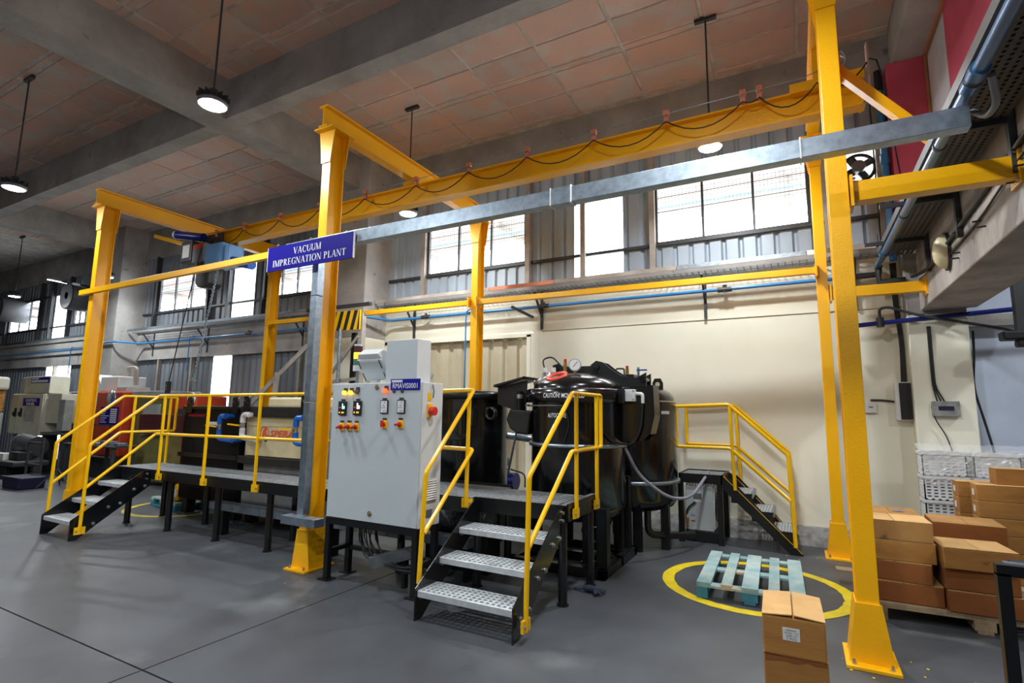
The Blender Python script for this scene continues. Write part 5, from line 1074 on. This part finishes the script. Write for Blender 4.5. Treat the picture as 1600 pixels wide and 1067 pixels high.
for x in (-5.5, -11.3, -14.4, -21): mb = MB(); mb.tube(fillet([(x+.2, 8.36, 3.6), (x+.1, 8.30, 3.66), (x, 8.3, 3.6), (x, 8.3, 1.75 if x > -11 else 2.7)], .06), .014, 8); part('drop_pipe', mb, 'blue_pipe', t)
t = thing('air_pipe', 'dark blue pipe crossing the corner column towards the next bay', 'pipe', (1.5, 8.22, 2.9)); mb = MB(); mb.tube([(.5, 8.24, 2.90), (3.2, 8.24, 3.06)], .03, 10); part('pipe_run', mb, 'blue_motor', t)
mb = MB(); mb.tube(fillet([(.98, 8.24, 2.93), (.98, 8.24, 3.12), (1.08, 8.22, 3.13), (1.36, 8.18, 3.0), (2.35, 8.1, 2.70)], .06), .018, 8); part('branch_pipe', mb, 'frame_dark', t)
mb = MB(); mb.cyl((.98, 8.24, 2.88), (.98, 8.24, 3.0), .045, 10); part('tee', mb, 'frame_dark', t)
t = thing('air_pipe', 'upright blue pipe in the corner beside the red column', 'pipe', (1.19, 8.38, 3.8)); mb = MB(); mb.tube([(1.2, 8.4, 3.78), (1.2, 8.4, 6.2)], .045, 12); part('pipe_run', mb, 'blue_pipe', t); mb = MB(); mb.cyl((1.2, 8.4, 6.2), (1.2, 8.4, 6.5), .05, 12); part('black_end', mb, 'rubber', t)
for z in (4.3, 5.2): mb = MB(); mb.cyl((1.2, 8.4, z-.06), (1.2, 8.4, z+.06), .058, 12); part('coupling', mb, 'blue_pipe', t)
# cables along the side beam
for nm, lb, r, pts in (('beam_cable', 'thick black cable clipped along the concrete side beam', .022, [(1.40, 2.2, 3.72), (1.40, 3.6, 3.62), (1.40, 5.0, 3.55), (1.40, 6.4, 3.47), (1.39, 7.6, 3.42), (1.35, 8.2, 3.5)]), ('beam_cable', 'thin black cable sagging under the thick one on the side beam', .009, [(1.405, 3.0, 3.62), (1.405, 4.4, 3.5), (1.405, 5.6, 3.36), (1.405, 6.6, 3.34)]), ('wall_cable', 'black cable dropping beside the blue wall from the beam', .014, [(1.95, 8.46, 2.8), (1.95, 8.5, 2.5), (1.92, 8.56, 2.1), (2.0, 8.58, 1.7), (2.06, 8.56, 1.3)])):
    mb = MB(); mb.tube(fillet(pts, .3, 4), r, 8); solo(nm, mb, 'cable', lb, 'cable')
mb = MB()
t = thing('cable_bundle', 'black cable bundle down the corner of the cream wall into a box', 'cable', (1.2, 8.46, 2.2)); 
for k in range(4): mb = MB(); mb.tube(fillet([(1.16+.018*k, 8.4, 3.75), (1.17+.014*k, 8.46, 3.2), (1.21+.012*k, 8.48, 2.7), (1.19+.016*k, 8.48, 2.17)], .2, 3), .011, 6); part('strand', mb, 'cable', t)
t = thing('switch_box', 'narrow dark fronted electrical box on the wall corner', 'box', (1.2, 8.5, 1.68)); part('box_body', B(1.10, 1.275, 8.42, 8.55, 1.68, 2.17), 'white', t, bevel=.005); part('dark_front', B(1.145, 1.27, 8.41, 8.42, 1.69, 2.16), 'black_matt', t)
mb = MB(); mb.tube(fillet([(1.10, 8.52, 1.92), (.98, 8.53, 1.94), (.84, 8.53, 1.94)], .05), .012, 6); part('side_cable', mb, 'cable', t)
t = thing('wall_socket', 'small white socket box on the cream wall', 'socket', (.84, 8.52, 1.77)); part('box_body', B(.77, .90, 8.505, 8.55, 1.77, 1.91), 'white', t, bevel=.008); part('switch_slot', B(.81, .86, 8.502, 8.506, 1.84, 1.855), 'drum_grey', t)
t = thing('breaker_box', 'grey speckled breaker box on the cream column', 'box', (1.57, 8.26, 1.73)); part('box_body', B(1.44, 1.71, 8.235, 8.3, 1.735, 1.92), 'plinth', t, bevel=.006); part('breaker_window', B(1.50, 1.65, 8.23, 8.236, 1.81, 1.86), 'plastic_blue', t)
for k in range(3): mb = MB(); mb.tube(fillet([(1.47+.012*k, 8.28, 2.86), (1.47+.012*k, 8.28, 2.1), (1.50+.035*k, 8.27, 1.92)], .15, 3), .009, 6); part('feed_cable', mb, 'cable', t)
mb = MB(); mb.tube(fillet([(1.44, 8.27, 1.86), (1.46, 8.26, 1.7), (1.56, 8.27, 1.5), (1.60, 8.27, 1.32)], .1, 3), .007, 6); part('loose_cable', mb, 'cable', t)
t = thing('bulkhead_lamp', 'oval yellowed bulkhead lamp on the side beam', 'lamp', (1.38, 6.75, 3.4)); M_ = Matrix.Translation((1.42, 6.7, 3.40)) @ Matrix.Rotation(-math.pi/2, 4, 'Y') @ Matrix.Scale(.62, 4, (0, 1, 0)); mb = MB(); mb.lathe([(.2, 0), (.2, .03)], (0, 0, 0), 24, M_); part('backplate', mb, 'frame_dark', t); mb = MB(); mb.lathe([(.18, .03), (.16, .08), (.1, .12), (.01, .135)], (0, 0, 0), 24, M_); part('glass_dome', mb, 'tank_cream', t)
for k, (y, z) in enumerate(((6.0, 3.52), (6.2, 3.45), (5.6, 3.36), (5.5, 3.28), (4.6, 3.42), (4.75, 3.36), (6.3, 3.28), (6.35, 3.24))): solo('steel_stub', MB().cyl((1.42, y, z), (1.36, y, z-.003), .008, 6), 'frame_dark', 'short steel stub sticking out of the concrete side beam', 'stub', 'stubs on the side beam')
t = thing('hanging_motor', 'green cased motor hung under the beam beyond the corner', 'motor', (2.3, 7.8, 2.6)); part('hanger', B(2.16, 2.28, 7.7, 7.8, 2.68, 3.4), 'frame_dark', t); part('hanger_box', B(2.30, 2.42, 7.7, 7.85, 2.98, 3.4), 'drum_grey', t); part('motor_case', B(2.32, 2.5, 7.65, 7.9, 2.92, 3.2), 'green_box', t, bevel=.02); part('tool_body', boxes((2.02, 2.26, 7.66, 7.84, 2.58, 2.68), (2.14, 2.24, 7.68, 7.8, 2.5, 2.58)), 'black_matt', t, bevel=.02)
t = thing('exhaust_fan', 'black exhaust fan in the small opening beside the corner', 'fan', (.91, 8.6, 4.95)); mb = MB(); mb.torus((.91, 8.6, 5.22), .2, .025, (0, 1, 0), 24, 6); part('fan_ring', mb, 'black_matt', t)
mb = MB(); mb.cyl((.91, 8.5, 5.22), (.91, 8.66, 5.22), .085, 14); part('fan_motor', mb, 'drum_grey', t)
for k in range(4):
    a = k*math.pi/2+.5; mb = MB(); mb.bar((.91+.07*math.cos(a), 8.6, 5.22+.07*math.sin(a)), (.91+.19*math.cos(a), 8.6, 5.22+.19*math.sin(a)), .02, .11, (-math.sin(a), .5, math.cos(a))); part('fan_blade', mb, 'black_matt', t)
part('mount_plate', B(.72, 1.1, 8.62, 8.66, 4.95, 5.02), 'black_matt', t)
# wall tray along the ledge
t = thing('cable_tray', 'long pale edged wire cable tray on the wall ledge above the blue pipe', 'tray', (-4, 8.3, 3.86))
for a, b, m in ((.2, 1.0, 'white'), (-1.55, .2, 'galv'), (-3.6, -1.55, 'frame_beige'), (-4.9, -3.6, 'orange_clip'), (-7.68, -4.9, 'frame_beige'), (-13, -8.55, 'galv'), (-17.3, -13, 'galv'), (-24, -18.3, 'galv')): part('front_rail', B(a, b-.01, 8.14, 8.15, 3.92, 3.985), m, t)
mb = MB(); x = -17
while x < 1.0:
    if not -8.56 < x < -7.66: mb.box(x, x+.012, 8.15, 8.45, 3.86, 3.866)
    x += .09
for y in (8.15, 8.22, 8.29, 8.36, 8.43): mb.box(-17, -8.55, y, y+.006, 3.855, 3.862); mb.box(-7.66, 1.0, y, y+.006, 3.855, 3.862)
part('wire_floor', mb, 'galv_dark', t, stuff=True)
for x in (-1.2, -4.0, -6.9, .75, -10.2, -13.9, -16.5): part('bracket', MB().bar((x, 8.5, 3.42), (x-.0, 8.18, 3.82), .03, .03), 'frame_dark', t); part('bracket_rail', B(x-.02, x+.02, 8.48, 8.52, 3.2, 3.9), 'frame_dark', t)
solo('steel_angle', MB().bar((-4.15, 8.45, 3.42), (-4.35, 8.0, 3.55), .04, .04), 'frame_dark', 'single dark steel angle bracket left of the doorway corner on the wall', 'bracket')
# ================================================================ hazard board tower
t = thing('steel_tower', 'grey lattice steel tower carrying a black and yellow striped board', 'tower', (-7.9, 7.3, 0))
ty = 7.3
for x in (-8.6, -7.22): part('post', B(x-.05, x+.05, ty, ty+.1, 0, 3.55), 'frame_beige', t)
for a, b in (((-8.55, 1.72), (-7.25, 3.1)), ((-8.55, 1.72), (-7.25, .5)), ((-8.55, 2.2), (-7.25, 2.3))): part('lattice_bar', MB().bar((a[0], ty-.01, a[1]), (b[0], ty-.01, b[1]), .03, .06), 'frame_beige', t)
part('lattice_bar', MB().bar((-10.0, ty-.3, 1.7), (-8.6, ty, 3.0), .03, .09), 'frame_beige', t); part('lattice_bar', MB().bar((-9.3, ty-.2, 1.5), (-9.2, ty-.2, 2.45), .04, .1), 'frame_beige', t)
hb = part('hazard_board', B(-8.55, -7.18, ty-.06, ty-.03, 3.22, 3.60), 'yellow_rail', t, 'yellow board with black diagonal stripes')
for k in range(8):
    x = -8.5+k*.18; part('stripe', MB().prism([(max(x, -8.55), 3.225), (min(x+.085, -7.19), 3.225), (min(x+.185, -7.19), 3.595), (min(x+.10, -7.19), 3.595)], 'y', ty-.064, ty-.06), 'text_black', hb)
part('top_rail', boxes((-8.7, -7.0, ty-.02, ty+.06, 3.68, 3.74)), 'frame_dark', t); part('black_post', B(-7.55, -7.44, ty+.12, ty+.2, 0, 3.2), 'black_matt', t); mb = MB(); mb.cyl((-7.62, ty-.1, 1.8), (-7.62, ty-.1, 3.25), .03, 10); part('tube', mb, 'galv', t)
for k, (x0, x1) in enumerate(((-9.75, -9.55), (-9.5, -9.5), (-9.35, -9.1))):
    mb = MB(); mb.tube(fillet([(x0, 8.45, 3.5), (x0+.1, 8.3-.1*k, 3.0), (x1, 8.2, 2.4), (x1+.2-.3*k, 8.2, 1.8), (x1+.3, 8.2, 1.3)], .4, 5), .04, 8); solo('black_hose', mb, 'rubber', '%s thick black hose hanging from the wall pipe behind the portal' % ('leftmost', 'middle', 'rightmost')[k], 'hose', 'black hoses on the wall')
# ================================================================ machines at the far left
def cab(t, nm, x0, x1, y0, y1, z0, z1, m, bev=.02): return part(nm, B(x0, x1, y0, y1, z0, z1), m, t, bevel=bev)
t = thing('milling_machine', 'orange machine with blue notice board behind the left portal column', 'machine', (-15.3, 7.2, 0))
cab(t, 'base', -16.2, -14.75, 6.85, 8.0, 0, .5, 'frame_dark'); cab(t, 'orange_cover', -16.0, -14.72, 7.0, 7.8, .5, 2.11, 'orange_panel', .04); cab(t, 'white_head', -16.35, -15.5, 7.2, 7.9, 2.11, 2.52, 'white', .03); cab(t, 'white_head', -15.5, -15.05, 7.2, 7.8, 2.11, 2.24, 'grey_green')
mb = MB(); mb.lathe([(.2, 0), (.2, .012), (.01, .014)], (0, 0, 0), 14, Matrix.Translation((-15.25, 7.0, 1.94)) @ Matrix.Rotation(math.pi/2, 4, 'X')); part('round_emblem', mb, 'galv', t)
nb = cab(t, 'notice_board', -15.7, -14.85, 6.985, 7.0, 1.28, 1.72, 'blue_sign', .0)
part('white_block', boxes(*[(-15.2, -14.9, 6.98, 6.985, 1.33+.052*k, 1.365+.052*k) for k in range(7)]), 'white', nb, stuff=True); part('text_line', boxes(*[(-15.66, -15.66+w_, 6.98, 6.985, 1.33+.052*k, 1.35+.052*k) for k, w_ in enumerate((.3, .22, .3, .4, .2, .24, .26))]), 'white', nb, stuff=True)
mb = MB()
for k in range(3): mb.tube(fillet([(-15.8+.08*k, 7.5, 2.5), (-15.7+.08*k, 7.5, 2.78), (-15.35+.08*k, 7.5, 2.75), (-15.25+.05*k, 7.5, 2.3)], .15), .035, 8)
part('flex_conduit', mb, 'frame_beige', t, stuff=True)
t = thing('steel_table', 'dark steel workbench with parts in front of the orange machine', 'table', (-14.4, 6.4, 0)); part('table_top', B(-15.3, -13.0, 6.1, 6.6, .84, .87), 'frame_dark', t)
for x in (-15.2, -14.2, -13.1): part('leg', B(x-.03, x+.03, 6.12, 6.18, 0, .84), 'frame_dark', t); part('leg', B(x-.03, x+.03, 6.52, 6.58, 0, .84), 'frame_dark', t)
part('upper_frame', boxes((-15.2, -14.1, 6.5, 6.53, 1.28, 1.31), (-15.2, -15.17, 6.5, 6.53, .87, 1.3), (-14.13, -14.1, 6.5, 6.53, .87, 1.3)), 'frame_dark', t)
random.seed(5)
for k in range(7):
    x = -15.0+.3*k; h = random.uniform(.04, .1); solo('machine_part', B(x, x+random.uniform(.12, .25), 6.2, 6.4, .87, .87+h), ('galv', 'galv_dark', 'drum_grey')[k % 3], 'small steel block lying on the dark steel workbench', 'part', 'steel blocks on the workbench', bevel=.008)
t = thing('lathe_machine', 'olive green and grey machine beside the orange one', 'machine', (-13.9, 7.5, 0)); cab(t, 'olive_body', -14.64, -13.2, 7.2, 8.0, .1, 1.98, 'olive'); cab(t, 'pale_top', -14.66, -13.15, 7.15, 8.0, 1.98, 2.12, 'grey_green'); cab(t, 'maroon_box', -13.3, -12.3, 6.7, 7.15, 1.12, 1.58, 'maroon'); cab(t, 'lower_cabinet', -13.4, -12.4, 6.8, 7.2, .1, 1.1, 'olive'); part('olive_panel', B(-14.1, -13.4, 7.17, 7.2, .6, 1.8), 'grey_green', t)
t = thing('orange_cabinet', 'second orange machine cabinet right of the olive machine', 'machine', (-12.6, 7.2, 0)); cab(t, 'orange_body', -13.05, -12.1, 7.25, 8.0, .0, 2.0, 'orange_panel', .03); cab(t, 'grey_panel', -12.1, -11.75, 7.3, 8.0, .2, 1.75, 'grey_green'); part('dark_window', B(-12.9, -12.25, 7.235, 7.25, 1.2, 1.7), 'frame_dark', t); mb = MB(); mb.cyl((-12.7, 7.5, 2.0), (-12.7, 7.5, 2.55), .04, 10); part('signal_lamp', mb, 'green_box', t)
t = thing('wheel_guard_machine', 'pale grey machine with rounded guard behind the yellow column', 'machine', (-17.4, 7.3, 0)); cab(t, 'pale_body', -18.0, -16.9, 7.1, 7.8, .3, 2.12, 'grey_green', .05); cab(t, 'dark_base', -18.0, -16.5, 7.0, 7.8, 0, .3, 'frame_dark')
mb = MB(); mb.cyl((-17.0, 7.3, 2.1), (-17.0, 7.7, 2.1), .5, 28); part('round_guard', mb, 'white', t); part('blue_label', B(-17.6, -17.15, 7.085, 7.1, 1.98, 2.1), 'blue_sign', t)
t = thing('electrical_cabinet', 'beige electrical cabinet with blue control panel plate at the left', 'cabinet', (-18.6, 6.6, .85))
cab(t, 'cabinet_body', -19.5, -17.55, 6.5, 7.0, .95, 2.05, 'beige_cab', .015); cab(t, 'upper_box', -19.0, -17.5, 6.55, 7.0, 2.06, 2.52, 'beige_cab', .015); cab(t, 'upper_side', -19.4, -19.0, 6.6, 7.0, 2.06, 2.5, 'grey_green', .015)
d1 = cab(t, 'door', -19.48, -19.0, 6.475, 6.5, .97, 2.03, 'beige_cab', .008); d2 = cab(t, 'door', -18.98, -17.58, 6.475, 6.5, .97, 2.03, 'beige_cab', .008)
for x, d in ((-19.1, d1), (-18.75, d2)): part('handle', boxes((x-.04, x+.04, 6.44, 6.475, 1.42, 1.66), (x-.02, x+.02, 6.40, 6.44, 1.45, 1.56)), 'black_matt', d, bevel=.01)
pl = part('blue_plate', B(-18.7, -17.75, 6.46, 6.475, 1.72, 1.93), 'blue_sign', d2); lettering('lettering', text_geo('CONTROL', .7, .075, bold=.02), 'text_white', pl, (-18.22, 6.459, 1.87)); lettering('lettering', text_geo('PANEL', .5, .075, bold=.02), 'text_white', pl, (-18.22, 6.459, 1.775))
part('paper_sheet', B(-18.6, -17.95, 6.47, 6.476, 1.3, 1.7), 'tank_steel', d2); u = part('blue_label', B(-18.6, -17.52, 6.54, 6.55, 2.34, 2.49), 'blue_sign', t); part('white_strip', boxes((-18.56, -18.15, 6.536, 6.54, 2.44, 2.48), (-18.56, -17.6, 6.536, 6.54, 2.36, 2.42)), 'white', u, stuff=True)
cab(t, 'side_cabinet', -17.5, -16.75, 6.55, 7.0, 1.28, 2.05, 'beige_cab', .015); part('pendant_box', B(-16.72, -16.4, 6.5, 6.7, 1.1, 1.9), 'grey_green', t, bevel=.02)
part('stand_leg', B(-19.4, -19.3, 6.6, 6.9, 0, .95), 'frame_dark', t); part('stand_leg', B(-17.7, -17.6, 6.6, 6.9, 0, .95), 'frame_dark', t); part('stand_leg', B(-16.7, -16.6, 6.6, 6.9, 0, 1.28), 'frame_dark', t); part('stand_shelf', B(-17.55, -16.4, 6.5, 7.0, 1.0, 1.05), 'galv_dark', t)
t = thing('drill_head', 'dark greasy machine head and table under the beige cabinet', 'machine', (-18.0, 6.0, 0)); mb = MB(); mb.cyl((-17.6, 6.2, .78), (-16.8, 6.2, .72), .24, 18); part('spindle_head', mb, 'frame_dark', t); part('machine_table', B(-17.7, -16.3, 5.6, 6.3, .28, .4), 'frame_dark', t, bevel=.03); part('pedestal', B(-17.8, -17.0, 5.7, 6.2, 0, .28), 'black_matt', t, bevel=.03); mb = MB(); mb.torus((-17.68, 6.18, .8), .17, .03, (1, 0, .2), 20, 8); part('handwheel', mb, 'galv', t); part('column', B(-17.4, -17.1, 6.2, 6.4, 0, .9), 'grey_green', t); part('vise', B(-17.2, -16.7, 5.8, 6.1, .4, .6), 'black_matt', t, bevel=.02); part('white_tray', B(-17.6, -17.2, 5.7, 6.0, .4, .55), 'white', t)
t = thing('bellows_machine', 'tall machine with wood chip covered bellows at the left edge', 'machine', (-18.6, 5.7, 0)); cab(t, 'grey_body', -19.7, -18.25, 5.4, 5.95, .2, 1.55, 'grey_green', .05); part('chip_bellows', B(-19.7, -18.2, 5.42, 5.92, 1.55, 2.12), 'chip_wood', t, bevel=.04); cab(t, 'top_casing', -19.7, -18.1, 5.42, 5.95, 2.12, 2.46, 'beige_cab', .06); mb = MB(); mb.cyl((-18.45, 5.42, 2.28), (-18.45, 5.38, 2.28), .1, 14); part('knob', mb, 'black_matt', t); cab(t, 'dark_base', -19.7, -18.2, 5.4, 5.95, 0, .2, 'black_matt')
t = thing('storage_bin', 'dark blue plastic bin on the floor at the left edge', 'bin', (-14.3, 5.0, 0)); mb = MB(); mb.prism([(-14.95, 0), (-14.2, 0), (-14.15, .24), (-15.0, .24)], 'y', 5.0, 5.45); part('bin_body', mb, 'plastic_blue', t, bevel=.02); part('bin_rim', boxes((-15.02, -14.13, 4.97, 5.01, .21, .25), (-15.02, -14.13, 5.44, 5.48, .21, .25)), 'plastic_blue', t)
t = thing('tripod_stand', 'thin dark tripod stand beside the blue bin', 'stand', (-14.1, 5.6, 0)); mb = MB(); mb.cyl((-14.1, 5.6, .25), (-14.1, 5.6, .75), .02, 8); part('pole', mb, 'frame_dark', t)
for a in (.3, 2.4, 4.5): mb = MB(); mb.cyl((-14.1, 5.6, .4), (-14.1+.45*math.cos(a), 5.6+.3*math.sin(a), .01), .014, 6); part('leg', mb, 'frame_dark', t)
t = thing('tool_rack', 'thin black steel rack frame in front of the greasy machine', 'rack', (-15.2, 5.6, 0))
for x in (-15.6, -14.9): part('leg', B(x-.02, x+.02, 5.58, 5.62, 0, 1.0 if x > -15 else .9), 'frame_dark', t)
part('rack_bar', boxes((-15.6, -14.9, 5.58, 5.62, .88, .91)), 'frame_dark', t); part('rack_bar', boxes((-15.6, -14.9, 5.58, 5.62, .4, .43)), 'frame_dark', t)
t = thing('paint_tin', 'small yellow tin under the walkway by the blue pallet', 'tin', (-9.45, 5.6, 0)); mb = MB(); mb.lathe([(.09, .15), (.1, .16), (.1, .4), (.09, .42)], (-9.45, 5.55, 0), 18); part('tin_body', mb, 'yellow_rail', t); mb = MB(); mb.lathe([(.2, 0), (.2, .15), (.12, .155)], (-9.45, 5.55, 0), 18); part('base_drum', mb, 'black_paint', t); part('tin_label', B(-9.49, -9.41, 5.445, 5.452, .22, .34), 'white', t)
# exhaust drums and tube lamp on the upper wall
for x, lb in ((-26.0, 'grey exhaust drum fan at the leftmost high window'), (-20.7, 'grey exhaust drum fan beside the left column')):
    t = thing('exhaust_fan', lb, 'fan', (x, 8.3, 4.85), 'drum fans in the high windows'); mb = MB(); mb.lathe([(.42, 0), (.45, .02), (.45, .85), (.42, .87)], (0, 0, 0), 24, Matrix.Translation((x, 8.75, 5.28)) @ Matrix.Rotation(math.pi/2, 4, 'X')); part('drum', mb, 'drum_grey', t); mb = MB(); mb.torus((x, 7.9, 5.28), .42, .03, (0, 1, 0), 24, 6); part('rim', mb, 'frame_dark', t); mb = MB(); mb.cyl((x, 7.88, 5.28), (x, 8.1, 5.28), .12, 14); part('hub', mb, 'frame_dark', t); part('strut', boxes((x-.44, x+.44, 7.95, 7.98, 5.26, 5.3)), 'frame_dark', t)
t = thing('tube_lamp', 'slim tilted tube lamp on an arm beside the left column', 'lamp', (-18.4, 7.0, 5.2)); part('lamp_body', MB().bar((-19.2, 6.9, 5.42), (-18.0, 7.05, 5.18), .2, .06), 'drum_grey', t); part('glow_tube', MB().bar((-19.15, 6.86, 5.385), (-18.5, 6.95, 5.255), .15, .02), 'tube_glow', t); mb = MB(); mb.tube([(-18.1, 7.05, 5.2), (-17.9, 7.86, 4.95)], .03, 8); part('arm', mb, 'frame_dark', t)
